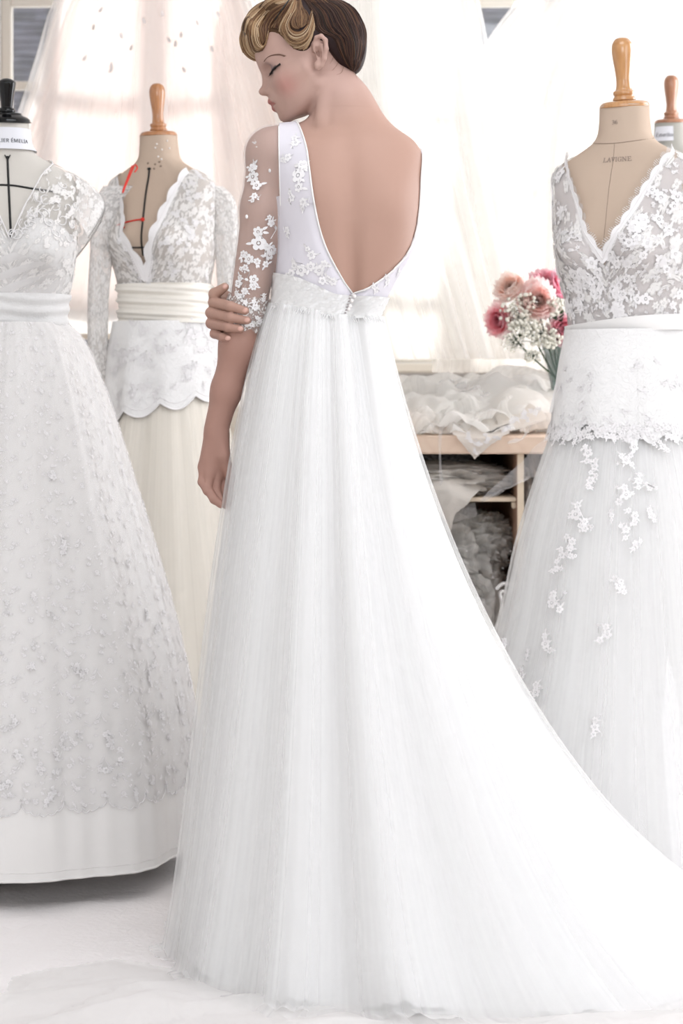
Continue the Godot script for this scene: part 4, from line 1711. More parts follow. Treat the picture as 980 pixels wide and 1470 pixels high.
func neckline(f: Dictionary, pts: Array, a0: float, a1: float, off: float) -> Array:
	# [line, out, normal] along heights given over the angle
	var l := PackedVector3Array()
	var o := PackedVector3Array()
	var nn := PackedVector3Array()
	var m := 140
	for k in m + 1:
		var a := lerpf(a0, a1, k / float(m))
		var h := cur(pts, absf(a))
		l.push_back(form_pt(f, h, a, off))
	for k in m + 1:
		var a := lerpf(a0, a1, k / float(m))
		var h := cur(pts, absf(a))
		var t := (l[mini(k + 1, m)] - l[maxi(k - 1, 0)]).normalized()
		var nr := (form_pt(f, h, a, off + 0.01) - l[k]).normalized()
		var ou := nr.cross(t).normalized()
		if ou.dot(form_pt(f, h + 0.01, a * 0.9, off) - l[k]) < 0:
			ou = -ou
		o.push_back(ou)
		nn.push_back(nr)
	return [l, o, nn]

func gown_left() -> void:
	var d := 4.5
	var f := {"o": P(14, 468, d), "yaw": 0.2, "s": 1.0, "lean": -0.015, "tilt": 0.12}
	var form := dress_form(f, M.linen_pale, M.lacquer, "pale cloth dress form with shiny black knob and handwritten paper collar", true)
	var tg := Geo.new()
	form_strip(tg, f, [[-0.02, 0.385], [0.0, 0.3], [0.02, 0.19]], 0.0026, 0.0008)
	form_strip(tg, f, [[-1.0, 0.315], [0.0, 0.317], [0.62, 0.31], [1.0, 0.305]], 0.0024, 0.0008)
	for q in [-0.006, 0.006]:
		tg.tube(PackedVector3Array([form_pt(f, 0.377, -0.02, 0.002), form_pt(f, 0.388, -0.02 + q * 18.0, 0.003)]), PackedFloat32Array([0.002, 0.0012]), 5)
	part("tape", tg, M.tape, form, "black style tape cross on the chest")
	var col := part("collar", form_grid(f, func(_a): return 0.402, func(_a): return 0.452, func(_a, h): return 0.0035 + 0.004 * smoothstep(0.42, 0.4, h), 49, 6), M.paper, form, "white paper collar band with handwriting")
	part("handwriting", form_text(f, "ATELIER ÉMELIA", "Droid Sans", 0.0115, 0.06, 0.421, 0.0045, true), M.ink, col)

	var g := thing("wedding_gown", "white lace ball gown with cap sleeves and sweetheart bodice on the black-knobbed form", "gown", Vector3(f.o.x, 0, f.o.z), "gowns on dress forms")
	var inner := func(a: float) -> float: return lin([[0, 0.19], [0.2, 0.215], [0.5, 0.243], [0.8, 0.24], [1.2, 0.2], [PI, 0.19]], absf(wrapf(a, -PI, PI)))
	part("bodice", form_grid(f, func(_a): return -0.01, inner, func(_a, _h): return 0.007, 121, 30, Vector2(3, 1.2)), M.lace_relief, g, "opaque sweetheart bodice")
	var vn := [[0, 0.19], [0.12, 0.225], [0.28, 0.262], [0.5, 0.297], [0.85, 0.345], [1.2, 0.372], [1.57, 0.384], [PI, 0.39]]
	var up := func(a: float) -> float: return cur(vn, absf(a))
	var veil := part("lace_yoke", form_grid(f, func(_a): return 0.0, up, func(_a, _h): return 0.0095, 121, 50, Vector2(0.75, 0.7)), M.lace_open, g, "sheer lace yoke over the shoulders")
	var sg := Geo.new()
	var nl := neckline(f, vn, -1.5, 1.5, 0.0105)
	sg.tube(nl[0], PackedFloat32Array([0.0016]), 5)
	part("lace_edging", sg, M.lace_motif, veil)
	# raised scrolls of the yoke
	var scroll := Geo.new()
	rng.seed = 71
	for k in 46:
		var a := R(-1.4, 1.4)
		var h := R(0.2, maxf(0.21, cur(vn, absf(a)) - 0.015))
		var pts := PackedVector3Array()
		var r0 := R(0.008, 0.016)
		var ph := R(0, TAU)
		for s in 12:
			var e := s / 11.0
			var rr := r0 * (1.0 - 0.7 * e)
			pts.push_back(form_pt(f, h + sin(ph + e * 5.0) * rr, a + cos(ph + e * 5.0) * rr / 0.13, 0.0105))
		scroll.tube(pts, PackedFloat32Array([0.0014]), 4)
	stuff(part("lace_scroll", scroll, M.lace_motif, veil))
	# crossed drapes under the bust
	var dropped := func(a: float, h: float) -> float:
		var k := clampf(1.0 - absf(a) / 1.3, 0.0, 1.0)
		var q := h * 95.0 - a * 4.2 if a > -0.25 else h * 95.0 + a * 4.2
		return 0.0082 + 0.0022 * k * absf(sin(q))
	part("drape", form_grid(f, func(_a): return 0.05, func(a): return 0.165 - 0.05 * absf(a), dropped, 121, 44, Vector2(0.9, 0.3), null, -1.1, 1.1), M.drape, g, "crossed draped folds under the bust")
	var wb := form_grid(f, func(_a): return -0.012, func(_a): return 0.072, func(a, h): return 0.012 + 0.0022 * sin(h * 230.0 + sin(a * 3.0)) , 97, 26, Vector2(3, 0.7))
	part("waistband", wb, M.lace_relief, g, "pleated lace waistband")
	# cap sleeves standing off the shoulders
	for sd in [-1.0, 1.0]:
		var cs := Geo.new()
		var pts := PackedVector3Array()
		for j in 12:
			for i in 20:
				var s := i / 19.0
				var v := j / 11.0
				var ang = sd * lerpf(1.2, 2.15, s)
				var h0 := lerpf(0.362, 0.2, absf(s - 0.42) * 1.65)
				h0 = minf(h0, 0.366)
				var p := form_pt(f, h0, ang, 0.008)
				var o := Vector3(sd, 0, 0).rotated(Vector3.UP, f.yaw)
				p += o * 0.065 * v * (0.55 + 0.45 * sin(PI * s)) + Vector3.DOWN * (0.035 * v * v + 0.012 * v)
				pts.push_back(p)
		cs.grid(pts, 20, 12, false, Color.WHITE, 0.25, 0.15)
		var edge := PackedVector3Array()
		for i in 20:
			edge.push_back(pts[11 * 20 + i])
		cs.tube(edge, PackedFloat32Array([0.0018]), 5)
		part("cap_sleeve", cs, M.lace_dense, g, "sheer lace cap sleeve")
	# skirt, and the lace overskirt with a scalloped hem
	var rows := px_rows(d, 14, [[464, 84], [474, 96], [490, 108], [530, 126], [560, 138], [620, 158], [680, 176], [760, 201], [860, 230], [960, 254], [1050, 270], [1130, 281], [1203, 285]], 0.92)
	var fa := folds(101, 9, 5)
	var ff := folds(102, 34, 4)
	var S0 := bell(f.o, rows, fa, ff, Vector2(0.009, 0.02), 0.0025, -0.006)
	var sk := part("skirt", bell_grid(S0, 300, 50), M.satin, g, "full satin skirt")
	var hemline := Geo.new()
	hemline.tube(line_on(S0, 1.0, 200), PackedFloat32Array([0.003]), 5)
	hemline.tube(line_on(S0, 0.985, 200), PackedFloat32Array([0.0012]), 4)
	part("hem", hemline, M.satin, sk)
	var yh := P(0, 1110, d).y
	var hem := func(u: float) -> float: return yh - 0.024 * sqrt(absf(sin(PI * u * 30.0))) + 0.014 - 0.005 * absf(sin(PI * u * 150.0))
	var S1 := bell(f.o, rows, fa, ff, Vector2(0.009, 0.0195), 0.0025, -0.0025, hem)
	var ov := part("lace_overskirt", bell_grid(S1, 900, 50, 1.6, 1.6), M.lace_veil, g, "lace overskirt with a scalloped hem")
	var le := Geo.new()
	le.tube(line_on(S1, 1.0, 900), PackedFloat32Array([0.0013]), 4)
	part("lace_edging", le, M.lace_motif, ov)
	var smooth := func(_u: float) -> float: return yh - 0.004
	var S1s := bell(f.o, rows, fa, ff, Vector2(0.009, 0.0195), 0.0025, -0.0025, smooth)
	# sprigs woven into the overskirt, thick near the hem
	var mo := Geo.new()
	rng.seed = 77
	for k in 190:
		var u := R(-0.3, 0.3)
		var v := pow(R(0.02, 1.0), 0.33)
		v = minf(v, 0.98)
		lay(mo, sprig(R(0.009, 0.019), 300 + k, 2 + k % 3), R(0, TAU), on_surface(S1s, u, v, 0.0012))
	stuff(part("lace_sprig", mo, M.lace_motif, ov))

func gown_middle() -> void:
	var d := 5.4
	var f := {"o": P(237, 438, d), "yaw": -0.42, "s": 1.0, "lean": -0.045, "tilt": 0.06}
	var form := dress_form(f, M.linen, M.wood_amber, "beige dress form with amber wooden handle, black tape and red ribbons", false)
	var tg := Geo.new()
	form_strip(tg, f, [[0.0, 0.372], [0.0, 0.27], [0.0, 0.19], [0.0, 0.13]], 0.0028, 0.0008)
	form_strip(tg, f, [[-0.3, 0.152], [0.0, 0.152], [0.4, 0.152]], 0.0024, 0.0012)
	tg.ball(form_pt(f, 0.372, 0.0, 0.002), Basis.from_scale(Vector3(0.006, 0.004, 0.003)), 5, 8)
	part("tape", tg, M.tape, form, "black style tape down the chest")
	var rg := Geo.new()
	for q in [[[190, 238], [185, 250], [176, 275]], [[193, 237], [184, 258], [176, 277]], [[194, 236], [197, 241], [193, 247]]]:
		var pts := []
		for k in 3:
			pts.push_back(P(q[k][0], q[k][1], d - 0.105 - 0.012 * k))
		rg.tube(path(pts, 5), PackedFloat32Array([0.0022]), 5)
	part("ribbon", rg, M.ribbon_red, form, "red ribbon tied at the shoulder")
	var rg2 := Geo.new()
	form_strip(rg2, f, [[0.0, 0.229], [-0.2, 0.228], [-0.45, 0.222], [-0.62, 0.215]], 0.0022, 0.002)
	form_strip(rg2, f, [[-0.6, 0.214], [-0.5, 0.216], [-0.38, 0.207]], 0.0022, 0.004)
	rg2.ball(form_pt(f, 0.229, 0.0, 0.003), Basis.from_scale(Vector3(0.006, 0.006, 0.004)), 6, 8)
	part("ribbon", rg2, M.ribbon_red, form, "red ribbon across the chest")
	for q in [[0.12, 0.43], [0.45, 0.425], [0.25, 0.405], [0.2, 0.44], [0.4, 0.398], [0.75, 0.45], [0.85, 0.43]]:
		var pg := Geo.new()
		var p := form_pt(f, q[1], q[0] + 0.2, 0.0015)
		pg.ball(p, Basis.from_scale(Vector3.ONE * 0.0026), 5, 8)
		part("pin", pg, M.pearl, form)
	for q in [[-0.1, 0.388], [0.3, 0.384], [0.5, 0.39], [0.55, 0.378], [0.25, 0.372]]:
		var pg := Geo.new()
		pg.ball(form_pt(f, q[1], q[0], 0.0), Basis.from_scale(Vector3(0.004, 0.003, 0.0015)), 4, 7)
		part("stain", pg, M.seam, form)

	var g := thing("wedding_gown", "ivory gown with plunging scalloped lace neckline, long lace sleeves and a pleated satin sash", "gown", Vector3(f.o.x, 0, f.o.z), "gowns on dress forms")
	var vn := [[0.0, 0.072], [0.12, 0.108], [0.22, 0.146], [0.34, 0.184], [0.46, 0.222], [0.62, 0.262], [0.85, 0.31], [1.05, 0.345], [1.25, 0.364], [1.57, 0.372], [PI, 0.37]]
	var up := func(a: float) -> float: return cur(vn, absf(a))
	var bo := part("bodice", form_grid(f, func(_a): return 0.03, up, func(_a, _h): return 0.006, 141, 50, Vector2(0.9, 0.55)), M.lace_dense, g, "lace bodice with scalloped plunging neckline")
	var sg := Geo.new()
	var nl := neckline(f, vn, -1.1, 1.2, 0.008)
	scallops(sg, nl[0], nl[1], nl[2], 0.016, 0.014, 0.062)
	part("lace_edging", sg, M.lace_motif, bo)
	var holes := Geo.new()
	var ln: PackedVector3Array = nl[0]
	for k in range(2, ln.size() - 2):
		holes.ball(ln[k] - nl[1][k] * 0.012 + nl[2][k] * 0.0015, Basis.from_scale(Vector3.ONE * 0.0013), 4, 5)
	part("eyelet", holes, M.lace_thread, bo)
	var mo := Geo.new()
	rng.seed = 91
	for k in 70:
		var a := R(-1.7, 1.7)
		var top := cur(vn, absf(a)) - 0.01
		var h := R(0.06, top)
		var c := form_pt(f, h, a, 0.008)
		var put := func(q: Vector2, l: float) -> Vector3: return form_pt(f, h + q.y, a + q.x / 0.14, 0.0075 + l)
		lay(mo, sprig(R(0.012, 0.019), 500 + k, 2), R(0, TAU), put)
		if c.y < 0:
			break
	stuff(part("lace_sprig", mo, M.lace_motif, bo))
	# sleeves hanging straight from the shoulders
	for sd in [-1.0, 1.0]:
		var l := [[172, 268], [152, 300], [146, 360], [141, 430], [140, 500], [139, 545]] if sd < 0 else [[295, 268], [317, 290], [324, 340], [327, 400], [327, 450], [325, 500]]
		var r := [24, 22, 17, 15, 14, 13.5] if sd < 0 else [24, 20, 18, 16, 14, 13]
		var pts := []
		for q in l:
			pts.push_back(P(q[0], q[1], d - 0.02))
		var pa := path(pts, 8)
		var gr := PackedVector3Array()
		var fs := folds(130 + int(sd), 5, 4)
		for k in pa.size():
			var rad := lerpf(r[mini(k / 8, 5)], r[mini(k / 8 + 1, 5)], (k % 8) / 8.0) / (F / d)
			for i in 33:
				var a := TAU * (i % 32) / 32.0
				var w := rad * (1.0 + 0.1 * fold(fs, i % 32 / 32.0 + k * 0.002))
				gr.push_back(pa[k] + Vector3(cos(a) * w, 0.0, sin(a) * w * 0.7))
		var sl := Geo.new()
		sl.grid(gr, 33, pa.size(), true, Color.WHITE, 0.5, 1.2)
		part("sleeve", sl, M.lace_dense, g, "long sheer lace sleeve")
	# pleated satin sash
	var sash := form_grid(f, func(_a): return -0.052, func(_a): return 0.057, func(a, h): return 0.012 + 0.0032 * sin(h * 190.0 + 0.9 * sin(a * 2.0 + 1.0)) + 0.0018 * sin(h * 420.0 + a * 3.0), 121, 50)
	part("sash", sash, M.satin_ivory, g, "pleated satin sash")
	# lace over the hips, skirt of soft panels
	var rows := px_rows(d, 237, [[462, 68.5], [480, 72], [520, 78], [545, 80], [600, 88], [700, 112], [800, 138], [950, 180], [1128, 230]], 0.85)
	var fa := folds(141, 8, 5)
	var ff := folds(142, 26, 4)
	var S0 := bell(f.o, rows, fa, ff, Vector2(0.001, 0.022), 0.002, 0.0)
	part("skirt", bell_grid(S0, 260, 50), M.lining_ivory, g, "ivory skirt of soft panels")
	var S1 := bell(f.o, rows, fa, ff, Vector2(0.001, 0.022), 0.002, 0.01, null, 1.0)
	part("tulle_layer", bell_grid(S1, 260, 50), M.tulle_ivory, g)
	var hem := func(u: float) -> float:
		var w := wrapf(u, -0.5, 0.5)
		return P(0, 588 - 120.0 * clampf(w, -0.25, 0.25) - 10.0 + 14.0 * absf(sin(PI * u * 11.0)), d).y
	var S2 := bell(f.o, rows, fa, ff, Vector2(0.001, 0.006), 0.0, 0.0125, hem)
	var pe := part("peplum", bell_grid(S2, 240, 30, 1.4, 0.8), M.lace_relief, g, "lace hip panel with a scalloped hem")
	var le := Geo.new()
	le.tube(line_on(S2, 1.0, 240), PackedFloat32Array([0.0022]), 5)
	le.tube(line_on(S2, 0.93, 240), PackedFloat32Array([0.0013]), 4)
	part("lace_edging", le, M.lace_motif, pe)
	var even := func(u: float) -> float:
		var w := wrapf(u, -0.5, 0.5)
		return P(0, 588 - 120.0 * clampf(w, -0.25, 0.25), d).y
	var S2s := bell(f.o, rows, fa, ff, Vector2(0.001, 0.006), 0.0, 0.0125, even)
	var lm := Geo.new()
	rng.seed = 97
	for k in 80:
		lay(lm, sprig(R(0.014, 0.022), 600 + k, 3), R(0, TAU), on_surface(S2s, R(-0.3, 0.3), R(0.03, 0.92), 0.0012))
	stuff(part("lace_sprig", lm, M.lace_motif, pe))

func gown_right() -> void:
	var d := 4.62
	var f := {"o": P(902, 475, d), "yaw": -0.56, "s": 1.13, "lean": -0.02, "tilt": 0.1}
	var form := dress_form(f, M.linen, M.wood_honey, "beige dress form with honey-coloured handle, stamped neck and chest", false)
	var sg := Geo.new()
	form_strip(sg, f, [[0.0, 0.386], [0.0, 0.3], [0.0, 0.22], [0.0, 0.14]], 0.0006, 0.0)
	var ring := PackedVector3Array()
	for k in 49:
		var a := TAU * k / 48.0
		ring.push_back(form_pt(f, 0.4 - 0.012 * cos(a), a, 0.0002))
	sg.tube(ring, PackedFloat32Array([0.0008]), 5)
	part("seam", sg, M.seam, form)
	part("stamp", form_text(f, "36", "Droid Sans", 0.0135, -0.0, 0.432, 0.0006), M.stamp, form, "stamped size number")
	part("stamp", form_text(f, "LAVIGNE", "Droid Serif", 0.0152, 0.12, 0.353, 0.0006), M.stamp, form, "stamped lettering")

	var g := thing("wedding_gown", "white mermaid gown with sleeveless floral lace bodice and satin ribbon belt, beside the flower vase", "gown", Vector3(f.o.x, 0, f.o.z), "gowns on dress forms")
	var vn := [[0.0, 0.142], [0.1, 0.165], [0.25, 0.195], [0.42, 0.228], [0.62, 0.265], [0.85, 0.305], [1.08, 0.343], [1.3, 0.364], [1.57, 0.374], [PI, 0.36]]
	var up := func(a: float) -> float: return cur(vn, absf(a))
	var hole := func(a: float, h: float) -> bool: return pow((absf(a) - 1.62) / 0.36, 2.0) + pow((h - 0.27) / 0.066, 2.0) > 1.0
	var under := func(a: float) -> float: return cur(vn, absf(a)) - 0.012
	part("bodice_lining", form_grid(f, func(_a): return 0.0, under, func(_a, _h): return 0.004, 201, 80, Vector2(1, 1), hole), M.bodice_net, g)
	var bo := part("bodice", form_grid(f, func(_a): return 0.0, up, func(_a, _h): return 0.0065, 201, 90, Vector2(0.55, 0.4), hole), M.lace_open, g, "sleeveless floral lace bodice with plunging neckline")
	var eg := Geo.new()
	var nl := neckline(f, vn, -1.35, 1.35, 0.0085)
	var band := Geo.new()
	scallops(band, nl[0], nl[1], nl[2], 0.01, 0.01, 0.042)
	part("lace_band", band, M.lace_motif, bo)
	var lash := Geo.new()
	var line: PackedVector3Array = nl[0]
	for k in line.size():
		var w := 0.012 * (0.35 + 0.65 * absf(sin(k * 0.55)))
		lash.tube(PackedVector3Array([line[k] + nl[1][k] * w * 0.6, line[k] + nl[1][k] * (w + 0.007)]), PackedFloat32Array([0.0007]), 4)
	eg.add(lash)
	for sd in [-1.0, 1.0]:
		var arm := PackedVector3Array()
		for k in 41:
			var a := TAU * k / 40.0
			arm.push_back(form_pt(f, 0.27 + sin(a) * 0.067, sd * (1.62 + cos(a) * 0.37), 0.007))
		eg.tube(arm, PackedFloat32Array([0.0025]), 5)
	part("lace_edging", eg, M.lace_motif, bo, "eyelash lace edging of the neckline")
	# the dense flowers of the bodice: those that can be told apart as parts, the small filling joined
	rng.seed = 113
	var fill := Geo.new()
	for k in 330:
		var a := R(-1.5, 1.7)
		var top: float = cur(vn, absf(a)) - 0.016
		var h := R(0.03, maxf(0.06, top))
		if not hole.call(a, h):
			continue
		var put := func(q: Vector2, l: float) -> Vector3: return form_pt(f, h + q.y, a + q.x / 0.15, 0.0078 + l)
		if k < 90:
			var mg := Geo.new()
			lay(mg, [flower2(Vector2.ZERO, R(0.009, 0.0135), 5 + k % 2, R(0, 3))] + [leaf2(Vector2(0.009, 0.0), R(-0.6, 0.6), 0.012, 0.003), leaf2(Vector2(-0.008, 0.0), PI + R(-0.6, 0.6), 0.012, 0.003)], R(0, TAU), put)
			part("lace_flower", mg, M.lace_motif, bo)
		else:
			lay(fill, sprig(R(0.007, 0.011), 700 + k, 2), R(0, TAU), put)
	stuff(part("lace_sprig", fill, M.lace_motif, bo))
	# satin ribbon belt and its hanging end
	var tiltb := func(a: float) -> float: return 0.012 * sin(a + 0.1)
	part("ribbon_belt", form_grid(f, func(a): return -0.012 + tiltb.call(a), func(a): return 0.02 + tiltb.call(a), func(_a, h): return 0.0125 + 0.001 * sin(h * 150.0), 97, 10), M.satin, g, "satin ribbon belt")
	for tail in 2:
		var tp := PackedVector3Array()
		for j in 26:
			var v := j / 25.0
			var c := P(lerpf(824.0, 805.0 + tail * 7.0, pow(v, 0.8)), lerpf(474.0, 588.0 + tail * 20.0, v), d - 0.01 - 0.02 * tail)
			var w := lerpf(0.014, 0.034, v)
			for i in 9:
				var s := i / 8.0 * 2.0 - 1.0
				tp.push_back(c + Vector3(s * w * 0.8, s * 0.008 * v, sin(s * 3.0 + v * 2.0 + tail) * 0.012 * v))
		var tgeo := Geo.new()
		tgeo.grid(tp, 9, 26)
		part("ribbon_tail", tgeo, M.satin, g, "hanging satin ribbon end")
	# skirts
	var rows := px_rows(d, 901, [[474, 87], [484, 88], [520, 95], [560, 101], [610, 108], [640, 117], [680, 129], [780, 155], [870, 175], [930, 192], [1020, 226], [1120, 268], [1215, 305]], 0.9)
	var fa := folds(161, 7, 4)
	var ff := folds(162, 30, 5)
	var S0 := bell(f.o, rows, fa, ff, Vector2(0.0, 0.012), 0.002, -0.016)
	var sk := part("skirt", bell_grid(S0, 240, 50), M.lining, g, "white underskirt")
	var hl_ := Geo.new()
	hl_.tube(line_on(S0, 1.0, 200), PackedFloat32Array([0.0025]), 5)
	part("hem", hl_, M.satin, sk)
	var hipy := func(u: float) -> float: return P(0, 622.0 + 8.0 * sin(u * 40.0) + 7.0 * sin(u * 97.0), d).y
	var S1 := bell(f.o, rows, fa, ff, Vector2(0.0, 0.002), 0.0, 0.0085, hipy)
	var hip := part("hip_lace", bell_grid(S1, 220, 40, 1.5, 0.9), M.lace_relief, g, "corded lace fitted over the hips")
	var even := func(_u: float) -> float: return P(0, 622.0, d).y
	var S1s := bell(f.o, rows, fa, ff, Vector2(0.0, 0.002), 0.0, 0.0085, even)
	var hm := Geo.new()
	rng.seed = 117
	for k in 60:
		var v := sqrt(R(0.05, 1.0))
		lay(hm, sprig(R(0.01, 0.016), 900 + k, 3), R(0, TAU), on_surface(S1s, R(-0.28, 0.28), minf(v, 0.99), 0.0006))
	for k in 60:
		lay(hm, sprig(R(0.014, 0.024), 1500 + k, 3), R(0, TAU), on_surface(S1s, -0.28 + k * 0.0095, R(0.93, 1.04), 0.0012))
	stuff(part("lace_sprig", hm, M.lace_motif, hip))
	var S2 := bell(f.o, rows, folds(164, 9, 5), folds(165, 44, 5), Vector2(0.0, 0.024), 0.0025, 0.008, null, 1.0)
	var t1 := part("tulle_layer", bell_grid(S2, 300, 50, 3.0, 1.0, 0.1, 1.0), M.tulle, g, "sheer tulle overskirt with lace cascades")
	var S3 := bell(f.o, rows, folds(164, 9, 5), folds(167, 50, 5), Vector2(0.0, 0.024), 0.0025, 0.018, null, 1.0)
	part("tulle_layer", bell_grid(S3, 300, 50, 3.0, 1.0, 0.1, 0.985), M.tulle_light, g)
	var sam := samples(S2, 120, 80)
	var k_ := 0
	for q in [[838, 628, 15, 0.2], [847, 650, 17, 0.9], [856, 672, 14, 0.3], [848, 695, 15, 2.8], [836, 715, 17, 0.4], [829, 742, 21, 0.1], [840, 762, 14, 1.2], [820, 775, 15, 2.6], [812, 800, 14, 0.3], [806, 815, 12, 2.2], [822, 800, 11, 0.8],
			[800, 866, 19, 0.2], [790, 925, 18, 0.4], [757, 968, 14, 0.1], [773, 992, 17, 0.7], [726, 925, 12, 0.3], [763, 940, 10, 0.6],
			[905, 640, 17, 0.1], [897, 668, 15, 0.6], [912, 690, 14, 0.2], [900, 715, 17, 0.4], [906, 742, 15, 2.9], [895, 765, 14, 0.5], [903, 785, 12, 2.4], [935, 668, 14, 0.3], [928, 700, 12, 0.5], [932, 745, 13, 0.2], [950, 640, 12, 0.2],
			[887, 845, 17, 0.2], [878, 912, 16, 0.1], [867, 978, 16, 0.3], [853, 1048, 15, 0.2], [880, 745, 10, 0.2], [846, 600, 14, 0.3]]:
		var uv := find_uv(sam, 120, 80, q[0], q[1])
		var mg := Geo.new()
		lay(mg, sprig(q[2] / 606.0, 1100 + k_, 3), q[3], on_surface(S2, uv.x, uv.y, 0.016))
		part("lace_sprig", mg, M.lace_motif, t1)
		k_ += 1

func form_behind() -> void:
	var d := 5.9
	var f := {"o": P(963, 400, d), "yaw": -0.15, "s": 1.0, "lean": 0.0, "tilt": 0.05}
	var form := dress_form(f, M.linen_grey, M.wood_brown, "grey dress form with reddish wooden handle behind the sleeveless lace gown", false)
	var tg := Geo.new()
	var pts := PackedVector3Array()
	for j in 6:
		for i in 8:
			pts.push_back(form_pt(f, lerpf(0.455, 0.41, j / 5.0), lerpf(-0.95, 0.1, i / 7.0), 0.004 + 0.006 * j / 5.0))
	tg.grid(pts, 8, 6)
	var tag := part("paper_tag", tg, M.paper, form, "white paper tag with handwriting")
	part("handwriting", form_text(f, "Émelia", "Droid Serif", 0.014, -0.35, 0.428, 0.0105, true), M.ink, tag)
	var g := thing("wedding_gown", "plain white gown on the grey dress form, almost hidden behind the sleeveless lace gown", "gown", Vector3(f.o.x, 0, f.o.z), "gowns on dress forms")
	part("bodice", form_grid(f, func(_a): return -0.02, func(a): return 0.3 if absf(a) < 1.0 else 0.33, func(_a, _h): return 0.007, 61, 20), M.lining, g)
	var rows := px_rows(d, 963, [[405, 62], [450, 80], [520, 90], [700, 102], [900, 115], [1080, 128]], 0.85)
	part("skirt", bell_grid(bell(f.o, rows, folds(181, 9, 4), folds(182, 25, 4), Vector2(0.002, 0.02), 0.002), 140, 30), M.lining, g)

# ------------------------------------------------------------------ tulle hung before the windows
func hang(called: String, label: String, d: float, cx: float, list: Array, flat: float, layers: Array, seed_: int, group: String) -> Node3D:
	var rows := px_rows(d, cx, list, flat)
	var o := P(cx, HZ, d)
	var t := thing(called, label, "tulle skirt", Vector3(o.x, rows[0][0], o.z), group)
	var wb := Geo.new()
	var w0: float = rows[0][1] * 0.92
	wb.lathe(Vector3(o.x + rows[0][3], rows[0][0] - 0.01, o.z), Basis.from_scale(Vector3(1, 1, flat)), PackedVector2Array([Vector2(w0, -0.02), Vector2(w0 + 0.006, 0.0), Vector2(w0, 0.03), Vector2(w0 - 0.006, 0.03)]), 40)
	part("waistband", wb, M.satin, t)
	for sd in [-0.6, 0.6]:
		var lp := Geo.new()
		var a := Vector3(o.x + rows[0][3] + sd * w0, rows[0][0] + 0.015, o.z)
		lp.tube(PackedVector3Array([a, Vector3(a.x, 2.86, o.z)]), PackedFloat32Array([0.003]), 6)
		part("hanging_loop", lp, M.satin, t)
	var k := 0
	for l in layers:
		var S := bell(o, rows, folds(seed_ + k * 7, l[2], 6), folds(seed_ + k * 7 + 1, l[2] * 3.0, 5), Vector2(0.008, l[3]), 0.006, l[1], l[4] if l.size() > 4 else null)
		var gg := Geo.new()
		var pp := PackedVector3Array()
		for j in 36:
			for i in 180:
				pp.push_back(S.call(lerpf(-0.27, 0.27, i / 179.0), j / 35.0))
		gg.grid(pp, 180, 36, false, Color.WHITE, 1.0, 1.0)
		part("tulle_layer", gg, M[l[0]], t)
		k += 1
	return t

func hung_tulle() -> void:
	var lining_hem := func(u: float) -> float: return P(0, 452.0 + 6.0 * sin(u * 30.0), 6.75).y
	var a := hang("hanging_skirt", "hanging white tulle skirt with pale pink lining and scattered leaf shapes", 6.75, 222.0, [[-75, 78], [-40, 108], [0, 133], [80, 158], [161, 184], [300, 236], [482, 300]], 0.32,
		[["tulle_pink", -0.035, 9.0, 0.02, lining_hem], ["tulle_window", 0.0, 13.0, 0.026], ["tulle_light", 0.025, 16.0, 0.03]], 200, "tulle skirts hung before the windows")
	var rows := px_rows(6.75, 222.0, [[-75, 78], [-40, 108], [0, 133], [80, 158], [161, 184], [300, 236], [482, 300]], 0.32)
	var S := bell(P(222, HZ, 6.75), rows, folds(214, 16.0, 6), folds(215, 48.0, 5), Vector2(0.008, 0.03), 0.006, 0.032)
	var sam := samples(S, 120, 90)
	var k := 0
	for q in [[136, 40], [172, 51], [191, 68], [211, 96], [156, 96], [159, 103], [246, 57], [250, 63], [258, 51], [259, 99], [228, 11], [235, 22], [285, 35], [145, 12], [310, 20], [300, 70], [120, 80], [205, 30]]:
		var uv := find_uv(sam, 120, 90, q[0], q[1])
		var lg := Geo.new()
		lay(lg, [leaf2(Vector2(0, -0.013), PI / 2, 0.026, 0.0065)], 0.5 * sin(k * 2.3), on_surface(S, uv.x, uv.y, 0.0))
		part("leaf_applique", lg, M.applique, a)
		k += 1
	hang("hanging_skirt", "hanging ivory tulle skirt behind the bride's shoulder and head", 6.6, 590.0, [[-75, 70, 552], [-40, 110, 547], [0, 132, 546], [45, 140, 548], [200, 150, 566], [400, 112, 632], [516, 106, 664]], 0.3,
		[["tulle_window", -0.03, 8.0, 0.02], ["tulle_window", 0.0, 12.0, 0.03], ["tulle_light", 0.02, 17.0, 0.03]], 240, "tulle skirts hung before the windows")
	hang("hanging_skirt", "hanging cream tulle skirt behind the peonies and the wooden handles", 6.75, 840.0, [[-75, 85, 866], [-40, 104, 868], [0, 121, 872], [45, 140, 858], [130, 158, 830], [200, 155, 818], [400, 160, 805], [535, 160, 800]], 0.3,
		[["tulle_window", -0.03, 9.0, 0.02], ["tulle_window", 0.0, 11.0, 0.03], ["tulle_light", 0.025, 15.0, 0.03]], 270, "tulle skirts hung before the windows")
	var veil := hang("hanging_veil", "long sheer veil hanging straight down behind the bride's back", 6.95, 470.0, [[-75, 95, 450], [0, 110, 450], [200, 105, 450], [480, 96, 452], [700, 95, 455]], 0.2,
		[["tulle_window", 0.0, 10.0, 0.02], ["tulle_window", 0.03, 14.0, 0.02]], 290, "")
	veil.set_meta("category", "veil")

# ------------------------------------------------------------------ the room
const BACK := -7.3

